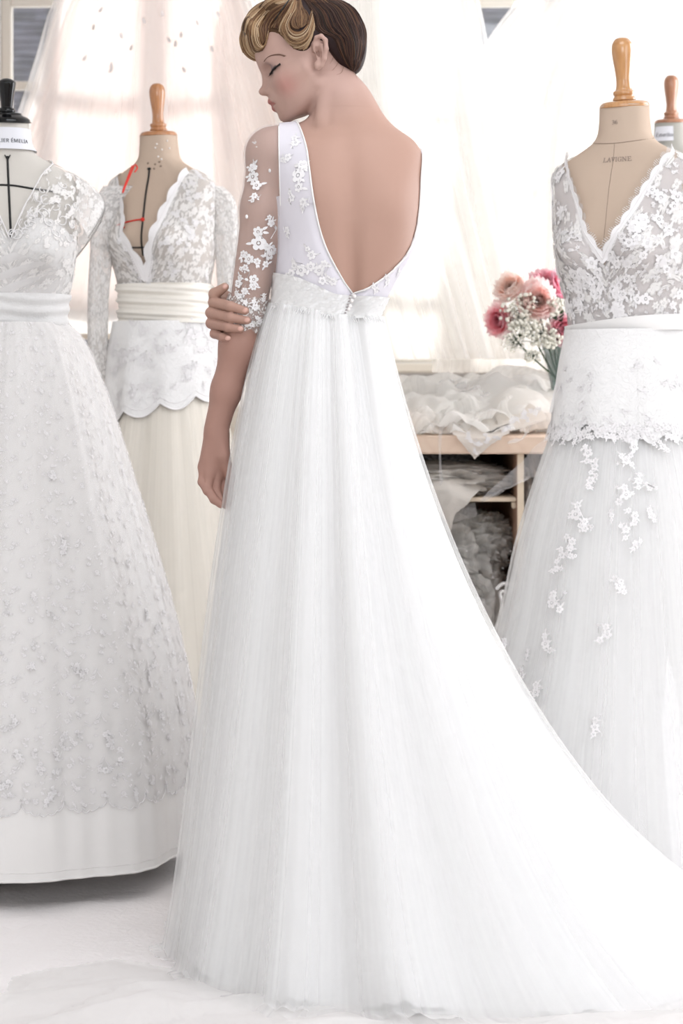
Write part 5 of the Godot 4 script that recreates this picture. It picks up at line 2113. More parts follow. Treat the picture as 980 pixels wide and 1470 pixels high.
func wall_with_openings(called: String, at: Vector3, along: Vector3, length: float, height: float, thick: Vector3, holes: Array) -> void:
	# holes: [from, to, low, high] along the wall; built of blocks round them
	var g := Geo.new()
	var xs := [0.0, length]
	for h in holes:
		xs.append(h[0])
		xs.append(h[1])
	xs.sort()
	for k in xs.size() - 1:
		var a: float = xs[k]
		var b: float = xs[k + 1]
		if b - a < 0.001:
			continue
		var spans := [[0.0, height]]
		for h in holes:
			if h[0] < b - 0.001 and h[1] > a + 0.001:
				spans = [[0.0, h[2]], [h[3], height]]
		for s in spans:
			var p := at + along * a + Vector3(0, s[0], 0)
			var q := at + along * b + Vector3(0, s[1], 0) + thick
			g.box(Vector3(minf(p.x, q.x), minf(p.y, q.y), minf(p.z, q.z)), Vector3(maxf(p.x, q.x), maxf(p.y, q.y), maxf(p.z, q.z)), 0.0004)
	struct(called, g, M.wall)

func casement(n: int, x0: float, x1: float, lo: float, hi: float, label: String) -> void:
	# a window of two casements with small panes
	var w := Node3D.new()
	w.name = "window_%d" % n
	add_child(w)
	w.position = Vector3((x0 + x1) * 0.5, lo, BACK - 0.1)
	w.set_meta("kind", "structure")
	w.set_meta("label", label)
	var z0 := BACK - 0.13
	var z1 := BACK - 0.07
	var fr := Geo.new()
	fr.box(Vector3(x0, lo, z0), Vector3(x0 + 0.035, hi, z1))
	fr.box(Vector3(x1 - 0.035, lo, z0), Vector3(x1, hi, z1))
	fr.box(Vector3(x0 + 0.035, lo, z0), Vector3(x1 - 0.035, lo + 0.05, z1))
	fr.box(Vector3(x0 + 0.035, hi - 0.05, z0), Vector3(x1 - 0.035, hi, z1))
	part("window_frame", fr, M.window_paint, w)
	var mid := (x0 + x1) * 0.5
	var st := Geo.new()
	st.box(Vector3(mid - 0.03, lo + 0.05, z0 + 0.005), Vector3(mid + 0.03, hi - 0.05, z1 + 0.012))
	part("stile", st, M.window_paint, w)
	var top := hi - 0.05
	var rows := 5
	var step := 0.315
	for k in range(1, rows + 1):
		var y := 2.568 - step * (k - 1)
		if y < lo + 0.08 or y > top - 0.03:
			continue
		for side in 2:
			var bar := Geo.new()
			var a := x0 + 0.035 if side == 0 else mid + 0.03
			var b := mid - 0.03 if side == 0 else x1 - 0.035
			bar.box(Vector3(a, y - 0.015, z0 + 0.012), Vector3(b, y + 0.015, z1 - 0.006))
			part("glazing_bar", bar, M.window_paint, w)
	for side in 2:
		var a := x0 + 0.035 if side == 0 else mid + 0.03
		var b := mid - 0.03 if side == 0 else x1 - 0.035
		var pane := Geo.new()
		pane.box(Vector3(a, lo + 0.05, BACK - 0.103), Vector3(b, top, BACK - 0.099), 0.0005)
		part("pane", pane, M.pane, w)

func room() -> void:
	var fl := Geo.new()
	fl.box(Vector3(-2.6, -0.12, BACK - 0.3), Vector3(2.8, 0.0, 2.8), 0.0004)
	struct("floor", fl, M.floorboards)
	var ce := Geo.new()
	ce.box(Vector3(-2.6, 3.2, BACK - 0.3), Vector3(2.8, 3.35, -3.6), 0.0004)
	ce.box(Vector3(-2.6, 3.2, -1.9), Vector3(2.8, 3.35, 2.8), 0.0004)
	ce.box(Vector3(-2.6, 3.2, -3.6), Vector3(-0.55, 3.35, -1.9), 0.0004)
	ce.box(Vector3(1.05, 3.2, -3.6), Vector3(2.8, 3.35, -1.9), 0.0004)  # the gap between these blocks is out of view, left for the overhead light
	struct("ceiling", ce, M.wall)
	var k := F / -BACK
	var xs := [[-1.285, -0.57], [-0.55, 0.13], [0.19, 0.8], [0.83, 1.6]]
	var holes := []
	for x in xs:
		holes.append([x[0] + 2.4, x[1] + 2.4, 1.205, 3.12])
	wall_with_openings("wall_back", Vector3(-2.4, 0, BACK), Vector3.RIGHT, 5.0, 3.2, Vector3(0, 0, -0.3), holes)
	var n := 1
	for x in xs:
		casement(n, x[0], x[1], 1.205, 3.12, ["white casement window beside the black-knobbed dress form", "white casement window behind the bride's head", "white casement window above the fabric pile", "white casement window behind the wooden handles"][n - 1])
		n += 1
	wall_with_openings("wall_left", Vector3(-2.4, 0, BACK - 0.3), Vector3(0, 0, 1), 10.1, 3.2, Vector3(-0.2, 0, 0), [])
	wall_with_openings("wall_right", Vector3(2.6, 0, BACK - 0.3), Vector3(0, 0, 1), 10.1, 3.2, Vector3(0.2, 0, 0), [[1.2, 3.0, 0.8, 2.9], [4.6, 7.4, 0.75, 3.05]])  # openings out of view, made for the unseen and added lights at right
	wall_with_openings("wall_front", Vector3(-2.4, 0, 2.5), Vector3.RIGHT, 5.0, 3.2, Vector3(0, 0, 0.3), [[0.9, 4.2, 1.0, 3.15]])  # opening out of view, made for the light behind the camera
	var si := Geo.new()
	si.box(Vector3(-1.5, 1.165, BACK - 0.06), Vector3(1.7, 1.2, BACK + 0.06), 0.006)
	struct("trim_1", si, M.window_paint, "white window sill")
	var pa := Geo.new()
	pa.box(Vector3(-1.5, 1.09, BACK), Vector3(1.7, 1.15, BACK + 0.02), 0.004)
	pa.box(Vector3(-1.5, 0.1, BACK), Vector3(1.7, 1.075, BACK + 0.025), 0.004)
	struct("trim_2", pa, M.window_paint, "painted boards under the sill")
	var rail := Geo.new()
	rail.tube(PackedVector3Array([Vector3(-2.4, 2.86, -6.75), Vector3(2.6, 2.86, -6.75)]), PackedFloat32Array([0.014]), 12)
	rail.tube(PackedVector3Array([Vector3(-2.4, 2.86, -6.6), Vector3(2.6, 2.86, -6.6)]), PackedFloat32Array([0.014]), 12)
	rail.tube(PackedVector3Array([Vector3(-2.4, 2.86, -6.95), Vector3(2.6, 2.86, -6.95)]), PackedFloat32Array([0.014]), 12)
	struct("trim_3", rail, M.window_paint, "rails from wall to wall that carry the tulle")

func slate_roof() -> void:
	var t := thing("house_roof", "blue-grey slate roof of the house across, seen through the panes", "roof", Vector3(0, 0, -15.0))
	var deck := Geo.new()
	deck.box(Vector3(-6, -0.5, -22.0), Vector3(6, 0.4, -15.2), 0.01)
	var w := Geo.new()
	w.quad(Vector3(-6, 0.35, -15.3), Vector3(6, 0.35, -15.3), Vector3(6, 7.65, -22.7), Vector3(-6, 7.65, -22.7), Color(0.03, 0.03, 0.04))
	w.tinted = true
	part("roof_deck", w, M.slate, t)
	part("wall", deck, M.wall, t)
	var g := Geo.new()
	g.tinted = true
	rng.seed = 300
	var s := Vector3(0, 7.3, -7.4)
	var ln := s.length()
	s = s / ln
	var nrm := Vector3(0, 0.712, 0.702)
	var rows := 84
	for j in rows:
		var y := j * ln / rows
		var x := -5.9 - R(0, 0.1)
		while x < 5.9:
			var wd := R(0.1, 0.16)
			var a := Vector3(x, 0.35, -15.3) + s * (y - 0.02) + nrm * R(0.022, 0.034)
			var b := Vector3(x, 0.35, -15.3) + s * (y + ln / rows * 1.05) + nrm * 0.006
			var r := Vector3(wd - 0.006, 0, 0)
			var tone := R(0.028, 0.085)
			var col := Color(tone, tone * 0.98, tone * 1.22)
			g.quad(a, a + r, b + r, b, col)
			var down := -nrm * 0.016
			g.quad(a + down, a + r + down, a + r, a, col * 0.9)
			x += wd
	stuff(part("slate", g, M.slate, t))
	var sky := Geo.new()
	sky.tinted = true
	sky.box(Vector3(-2.98, 3.92, -18.95), Vector3(-2.78, 4.02, -18.75), 0.02, Color(0.7, 0.7, 0.72))
	part("roof_light", sky, M.slate, t)

# ------------------------------------------------------------------ floor cloth and train on the floor
func floor_cloth() -> void:
	var fn := FastNoiseLite.new()
	fn.seed = 5
	fn.frequency = 1.1
	fn.fractal_octaves = 4
	fn.fractal_type = FastNoiseLite.FRACTAL_RIDGED
	var g := Geo.new()
	var pts := PackedVector3Array()
	var nu := 220
	var nv := 180
	for j in nv:
		for i in nu:
			var x := lerpf(-1.6, 1.7, i / (nu - 1.0))
			var z := lerpf(-5.6, -2.7, j / (nv - 1.0))
			var h := 0.002 + 0.004 * maxf(0.0, fn.get_noise_2d(x * 1.2, z * 3.0) + 0.35) + 0.002 * fn.get_noise_2d(x * 4.0 + 9.0, z * 7.0)
			pts.push_back(Vector3(x, maxf(h, 0.001), z))
	g.grid(pts, nu, nv, false, Color.WHITE, 3, 3)
	single("floor_cloth", g, M.sheet, "creased off-white cloth spread over the floor under the gowns", "cloth")
	# the pooled edge of the train in front, crumpled and sheer
	var t := Geo.new()
	var pt := PackedVector3Array()
	fn.frequency = 1.6
	var soft := FastNoiseLite.new()
	soft.seed = 11
	soft.frequency = 1.5
	soft.fractal_octaves = 3
	nu = 260
	nv = 60
	for j in nv:
		for i in nu:
			var s := i / (nu - 1.0)
			var v := j / (nv - 1.0)
			var x := lerpf(-0.62, 1.05, s)
			var zf := lin([[-0.62, -3.0], [-0.3, -2.95], [0.2, -2.95], [1.05, -2.95]], x)
			var zb := lin([[-0.62, -3.62], [-0.45, -3.74], [-0.3, -3.66], [0.0, -3.46], [0.5, -3.42], [1.05, -3.6]], x)
			var z := lerpf(zb, zf, v)
			var h := 0.01 + 0.04 * maxf(0.0, soft.get_noise_2d(x * 1.3, z * 3.2 + x) + 0.15) * sin(PI * minf(v * 1.6, 0.5)) + 0.002 * fn.get_noise_2d(x * 5.0, z * 7.0 + 4.0)
			pt.push_back(Vector3(x + 0.02 * fn.get_noise_2d(z * 6.0, x * 3.0), maxf(h, 0.006), z))
	t.grid(pt, nu, nv, false, Color.WHITE, 4.0, 1.0)
	single("tulle_length", t, M.tulle_plain, "crumpled sheer tulle pooled on the floor cloth before the bride's train", "tulle")

# ------------------------------------------------------------------ table with its fabrics
func crumple(lo: Vector3, hi: Vector3, seed_: int, amp: float, freq: float, nu := 70, nv := 60) -> Geo:
	# a heap: a closed bag with ridged folds
	var fn := FastNoiseLite.new()
	fn.seed = seed_
	fn.frequency = freq
	fn.fractal_type = FastNoiseLite.FRACTAL_RIDGED
	fn.fractal_octaves = 3
	var c := (lo + hi) * 0.5
	var r := (hi - lo) * 0.5
	var pts := PackedVector3Array()
	for j in nv:
		for i in nu:
			var th := PI * (j + 0.001) / (nv - 0.998)
			var ph := TAU * (i % (nu - 1)) / (nu - 1.0)
			var d := Vector3(sin(th) * cos(ph), cos(th), sin(th) * sin(ph))
			var q := Vector3(signf(d.x) * pow(absf(d.x), 0.8), signf(d.y) * pow(absf(d.y), 0.85), signf(d.z) * pow(absf(d.z), 0.8))
			var n := fn.get_noise_3dv(d * 1.3 + Vector3(d.y * 0.4, 0, 0))
			q *= 1.0 + amp * (n - 0.2)
			var p := c + q * r
			p.y = maxf(p.y, lo.y)
			pts.push_back(p)
	var g := Geo.new()
	g.grid(pts, nu, nv, true, Color.WHITE, 2, 2)
	return g

func panel(corners: Array, nu: int, nv: int, seed_: int, amp: float, uvs := Vector2(1, 1)) -> Geo:
	# a cloth between rows of points, each row a smooth line
	var fn := FastNoiseLite.new()
	fn.seed = seed_
	fn.frequency = 3.0
	var rows := []
	for c in corners:
		rows.push_back(path(c, 6))
	var pts := PackedVector3Array()
	for j in nv:
		for i in nu:
			var s := i / (nu - 1.0)
			var col := []
			for r in rows:
				var f: float = s * (r.size() - 1.0)
				var k := mini(int(f), r.size() - 2)
				col.push_back(r[k].lerp(r[k + 1], f - k))
			var v := j / (nv - 1.0) * (col.size() - 1.0)
			var m := mini(int(v), col.size() - 2)
			var p: Vector3 = col[m].cubic_interpolate(col[m + 1], col[maxi(m - 1, 0)], col[mini(m + 2, col.size() - 1)], v - m)
			p.y += amp * fn.get_noise_2d(p.x * 3.0, p.z * 3.0 + v)
			p.z += amp * fn.get_noise_2d(p.x * 4.0 + 7.0, p.y * 4.0)
			pts.push_back(p)
	var g := Geo.new()
	g.grid(pts, nu, nv, false, Color.WHITE, uvs.x, uvs.y)
	return g

const TOP := 0.977

func draped(cx: float, cz: float, w: float, d: float, h: float, turn: float) -> Geo:
	# a sheet flung over the heap: domed, with soft folds running along it and lifted edges
	var fn := FastNoiseLite.new()
	fn.seed = int(cx * 1000.0) + 7
	fn.frequency = 1.0
	fn.fractal_octaves = 3
	var nu := 60
	var nv := 50
	var pts := PackedVector3Array()
	for j in nv:
		for i in nu:
			var a := i / (nu - 1.0) * 2.0 - 1.0
			var b := j / (nv - 1.0) * 2.0 - 1.0
			var e := 1.0 + 0.18 * fn.get_noise_2d(a * 1.5 + 20.0, b * 1.5)
			var p := Vector2(a * w * e, b * d * e).rotated(turn)
			var dome := cos(clampf(sqrt(a * a * 0.8 + b * b * 0.8), 0.0, 1.2) * PI * 0.42)
			var fold_ := 0.022 * sin(a * 9.0 + b * 4.0 + 5.0 * fn.get_noise_2d(a * 0.8, b * 0.8)) * (0.4 + 0.6 * absf(b))
			var x := clampf(cx + p.x, -0.02, 0.68)
			var z := clampf(cz + p.y, -6.24, -5.27)
			pts.push_back(Vector3(x, TOP + 0.004 + maxf(0.0, h * dome + fold_ + 0.03 * fn.get_noise_2d(a * 2.0, b * 2.0 + 9.0)), z))
	var g := Geo.new()
	g.grid(pts, nu, nv, false, Color.WHITE, 1.5, 1.0)
	return g


func table() -> void:
	var t := thing("worktable", "pale wooden worktable with shelf compartments under the fabric heap", "table", Vector3(0.36, 0, -5.75))
	var g := Geo.new()
	g.box(Vector3(0.02, TOP - 0.05, -6.3), Vector3(0.7, TOP, -5.28), 0.005)
	part("tabletop", g, M.beech, t)
	for x in [0.04, 0.478, 0.66]:
		var u := Geo.new()
		u.box(Vector3(x, 0.0, -6.28), Vector3(x + 0.018, TOP - 0.05, -5.31), 0.002)
		part("upright", u, M.board, t)
		var e := Geo.new()
		e.box(Vector3(x, 0.0, -5.31), Vector3(x + 0.018, TOP - 0.05, -5.306), 0.001)
		part("edge_strip", e, M.board_edge, t)
	for s in [[0.058, 0.478, 0.795], [0.496, 0.66, 0.55], [0.058, 0.478, 0.08], [0.496, 0.66, 0.08]]:
		var sh := Geo.new()
		sh.box(Vector3(s[0], s[2], -6.25), Vector3(s[1], s[2] + 0.012, -5.33), 0.002)
		part("shelf", sh, M.board_edge, t)
	var bk := Geo.new()
	bk.box(Vector3(0.058, 0.0, -6.27), Vector3(0.66, TOP - 0.05, -6.25), 0.001)
	part("back_panel", bk, M.board, t)
	var pg := Geo.new()
	pg.box(Vector3(0.466, 0.775, -5.36), Vector3(0.478, 0.795, -5.335), 0.003)
	part("shelf_peg", pg, M.board_edge, t)

	# on the table: a soft heap, folded lace, sheer strips
	var heap := thing("tulle_heap", "crumpled cream tulle heaped on the worktable below the sill", "fabric", Vector3(0.55, TOP, -5.7))
	part("tulle_mass", crumple(Vector3(0.08, TOP, -6.1), Vector3(0.64, TOP + 0.115, -5.5), 3, 0.12, 0.7), M.heap, heap)
	for q in [[0.27, -5.6, 0.26, 0.3, 0.1, 0.3], [0.45, -5.7, 0.3, 0.34, 0.15, -0.4], [0.3, -5.85, 0.34, 0.3, 0.16, 0.1], [0.52, -5.9, 0.26, 0.3, 0.17, 0.5], [0.2, -5.5, 0.18, 0.2, 0.07, 0.7], [0.42, -5.5, 0.22, 0.2, 0.085, -0.2]]:
		part("tulle_fold", draped(q[0], q[1], q[2], q[3], q[4], q[5]), M.heap if q[4] > 0.09 and q[4] < 0.16 else M.tulle_window, heap)
	for q in [[[[570, 590], [600, 560], [650, 548]], [[575, 610], [620, 585], [690, 560]], [[590, 626], [640, 605], [720, 590]]], [[[640, 575], [700, 545], [760, 545]], [[645, 600], [705, 572], [775, 572]], [[648, 622], [712, 600], [790, 600]]]]:
		var rows := []
		var zz := 5.75
		for r in q:
			var row := []
			for c in r:
				row.push_back(P(c[0], c[1], zz))
			rows.push_back(row)
			zz -= 0.17
		part("tulle_fold", panel(rows, 40, 24, int(zz * 100.0), 0.03, Vector2(2, 1)), M.tulle_plain, heap)
	var lace := thing("folded_lace", "folded floral lace with one corner hanging over the table edge", "fabric", P(700, 625, 5.3))
	var zf := 5.255
	part("hanging_corner", panel([[P(668, 583, 5.5), P(690, 584, 5.5), P(712, 598, 5.5)], [P(650, 618, 5.29), P(690, 622, 5.28), P(731, 618, 5.29)], [P(655, 627, zf), P(688, 636, zf), P(722, 626, zf)], [P(668, 643, zf), P(683, 648, zf), P(703, 640, zf)], [P(679, 656, zf), P(681, 659, zf), P(684, 656, zf)]], 30, 36, 4, 0.004, Vector2(0.5, 0.5)), M.lace_cream, lace, "pointed corner of the lace")
	part("lace_fold", panel([[P(700, 572, 5.6), P(725, 564, 5.6), P(751, 559, 5.6)], [P(707, 590, 5.42), P(737, 580, 5.42), P(769, 580, 5.42)], [P(716, 612, 5.3), P(745, 607, 5.3), P(784, 598, 5.3)], [P(718, 624, 5.28), P(750, 614, 5.28), P(784, 603, 5.28)]], 30, 26, 6, 0.006, Vector2(0.6, 0.5)), M.lace_cream, lace)
	part("lace_fold", panel([[P(662, 592, 5.55), P(680, 586, 5.55), P(700, 590, 5.55)], [P(675, 606, 5.38), P(695, 596, 5.38), P(712, 604, 5.38)], [P(690, 628, 5.27), P(705, 626, 5.27), P(720, 616, 5.27)]], 24, 20, 9, 0.004, Vector2(0.4, 0.4)), M.lace_cream, lace)
	var k := 0
	for q in [[672, 628, 5.245, 0.018], [686, 637, 5.245, 0.016], [700, 630, 5.245, 0.016], [681, 648, 5.245, 0.012], [735, 604, 5.29, 0.022], [752, 598, 5.29, 0.02], [768, 592, 5.31, 0.02], [744, 588, 5.36, 0.016], [713, 628, 5.245, 0.012], [726, 616, 5.27, 0.016]]:
		var mg := Geo.new()
		var c := P(q[0], q[1], q[2])
		var put := func(w: Vector2, l: float) -> Vector3: return c + Vector3(w.x, w.y, l)
		lay(mg, sprig(q[3], 1300 + k, 3), k * 1.3, put)
		part("lace_sprig", mg, M.lace_motif, lace)
		k += 1
	single("tulle_strip", panel([[P(640, 606, 5.34), P(634, 626, 5.27), P(633, 660, 5.26), P(636, 690, 5.26)], [P(629, 606, 5.34), P(629, 628, 5.27), P(630, 662, 5.26), P(631, 700, 5.26)]], 30, 6, 11, 0.004), M.tulle_faint, "narrow sheer tulle strip falling over the left end of the table edge", "fabric")
	single("tulle_strip", panel([[P(765, 600, 5.34), P(757, 622, 5.26), P(745, 634, 5.25), P(728, 637, 5.25)], [P(758, 604, 5.34), P(750, 628, 5.26), P(740, 629, 5.25), P(730, 633, 5.25)]], 30, 6, 12, 0.003), M.tulle_plain, "small curled end of sheer tulle in front of the table edge", "fabric")
	single("tulle_strip", panel([[P(806, 610, 5.23), P(770, 640, 5.23), P(730, 680, 5.23), P(688, 716, 5.23)], [P(806, 645, 5.22), P(780, 668, 5.22), P(740, 690, 5.22), P(692, 719, 5.22)], [P(806, 668, 5.23), P(785, 676, 5.23), P(748, 692, 5.23), P(696, 720, 5.23)]], 40, 12, 13, 0.01), M.tulle_faint, "sheer tulle band slanting across the table's upright", "fabric")
	# on the shelf and in the compartments
	var fluff := thing("lace_bundle", "fluffy white lace bundle on the upper shelf with a point hanging down", "fabric", Vector3(0.28, 0.807, -5.5))
	part("lace_mass", crumple(Vector3(0.07, 0.807, -5.8), Vector3(0.47, 0.895, -5.32), 31, 0.3, 1.5), M.lace_cream, fluff)
	part("lace_mass", crumple(Vector3(0.16, 0.807, -6.0), Vector3(0.4, 0.93, -5.55), 33, 0.35, 1.7), M.tulle_plain, fluff)
	part("hanging_point", panel([[P(600, 688, 5.4), P(650, 680, 5.4), P(700, 690, 5.4)], [P(604, 702, 5.27), P(640, 696, 5.26), P(678, 714, 5.27)], [P(618, 724, 5.26), P(640, 722, 5.25), P(668, 726, 5.26)], [P(636, 745, 5.26), P(645, 742, 5.25), P(654, 738, 5.26)], [P(644, 760, 5.26), P(646, 762, 5.26), P(648, 758, 5.26)]], 30, 36, 14, 0.006, Vector2(0.7, 0.6)), M.lace_cream, fluff, "hanging point of lace")
	part("hanging_fold", panel([[P(655, 722, 5.36), P(672, 722, 5.36), P(682, 721, 5.36)], [P(652, 742, 5.35), P(670, 738, 5.35), P(684, 734, 5.35)], [P(650, 750, 5.35), P(668, 745, 5.35), P(685, 741, 5.35)]], 16, 12, 15, 0.004), M.tulle_faint, fluff)
	var dotted := thing("dotted_tulle", "bundle of dotted sheer tulle stuffed in the lower compartment", "fabric", Vector3(0.27, 0.1, -5.6))
	rng.seed = 401
	for q in [[Vector3(0.2, 0.5, -5.75), Vector3(0.44, 0.74, -5.36), 41, 0.45, 1.4], [Vector3(0.29, 0.6, -5.7), Vector3(0.475, 0.745, -5.4), 43, 0.45, 1.8], [Vector3(0.22, 0.2, -5.75), Vector3(0.46, 0.63, -5.34), 47, 0.35, 1.6], [Vector3(0.1, 0.095, -5.8), Vector3(0.46, 0.5, -5.35), 49, 0.3, 1.5]]:
		var cg := crumple(q[0], q[1], q[2], q[3], q[4])
		var pr := part("tulle_fold", cg, M.tulle_window if q[2] < 45 else M.heap, dotted)
		var dg := Geo.new()
		for n in 70:
			var id := rng.randi() % cg.v.size()
			if cg.n[id].z < 0.0 and cg.v[id].z < (q[0].z + q[1].z) * 0.5:
				continue
			dg.ball(cg.v[id] + Vector3(0, 0, 0.003), Basis.from_scale(Vector3.ONE * 0.0032), 4, 6)
		stuff(part("dot", dg, M.lace_motif, pr))
	var lg := Geo.new()
	for q in [[[712, 846], [722, 838], [738, 842], [730, 850], [718, 850], [720, 870], [718, 895]], [[700, 912], [716, 896], [722, 880]]]:
		var pts := []
		for c in q:
			pts.push_back(P(c[0], c[1], 5.3))
		lg.tube(path(pts, 5), PackedFloat32Array([0.005]), 6, Color.WHITE, 0.35)
	part("loose_ribbon", lg, M.satin, dotted)
	var rb := thing("lace_bundle", "white lace bundle in the right-hand compartment, beside the mermaid gown", "fabric", Vector3(0.62, 0.57, -5.5))
	part("lace_mass", crumple(Vector3(0.5, 0.562, -5.75), Vector3(0.65, 0.92, -5.34), 51, 0.35, 1.4), M.lace_cream, rb)

# ------------------------------------------------------------------ flowers
func peony(at: Vector3, rad: float, face: Vector3, inner: Color, outer: Color, label: String, seed_: int) -> void:
	var r := RandomNumberGenerator.new()
	r.seed = seed_
	var t := thing("peony", label, "flower", at, "peonies in the vase")
	var up := face.normalized()
	var sx := up.cross(Vector3(0.2, 0.1, 0.9)).normalized()
	var sy := up.cross(sx)
	for layer in 6:
		var g := Geo.new()
		g.tinted = true
		var n := [8, 9, 11, 12, 11, 9][layer] as int
		var lean: float = [1.75, 1.4, 1.05, 0.75, 0.45, 0.15][layer]
		var size: float = rad * [0.92, 0.95, 0.9, 0.8, 0.66, 0.5][layer]
		for p in n:
			var ph := TAU * (p + 0.5 * (layer % 2)) / n + r.randf_range(-0.2, 0.2)
			var out := sx * cos(ph) + sy * sin(ph)
			var side := up.cross(out)
			var l := lean + r.randf_range(-0.18, 0.18)
			var col := outer.lerp(inner, layer / 5.0) * r.randf_range(0.95, 1.03)
			var len_ := size * r.randf_range(0.88, 1.08)
			var pts := PackedVector3Array()
			for j in 8:
				var v := j / 7.0
				for i in 9:
					var s := i / 8.0 * 2.0 - 1.0
					var wd := size * 0.5 * sin(PI * clampf(v * 0.62 + 0.16, 0, 1)) * (1.0 - 0.08 * s * s)
					var ang := l * (1.0 - 0.35 * v)      # cupped: curls up towards the tip
					var tipv := v * (1.0 - 0.1 * s * s * v - 0.05 * absf(sin(s * 6.0 + p)) * v)
					var base := at + out * (len_ * tipv * sin(ang + 0.1) + rad * 0.04) + up * (len_ * tipv * cos(ang) - rad * 0.3)
					var ruffle := 0.09 * size * v * v * sin(s * 8.0 + p * 2.0 + layer)
					pts.push_back(base + side * s * wd - out * (s * s * wd * 0.35) + up * ruffle * 0.6 + out * ruffle * 0.5)
			g.grid(pts, 9, 8, false, col)
		part("petal", g, M.petal, t)
	var st := Geo.new()
	var foot := P(800, 548, 5.6)
	st.tube(path([at - up * rad * 0.3, at.lerp(foot, 0.4) + Vector3(0, -0.01, 0), foot + Vector3(r.randf_range(-0.008, 0.008), 0, r.randf_range(-0.008, 0.008))], 6), PackedFloat32Array([0.0028]), 6)
	part("stem", st, M.stem, t)

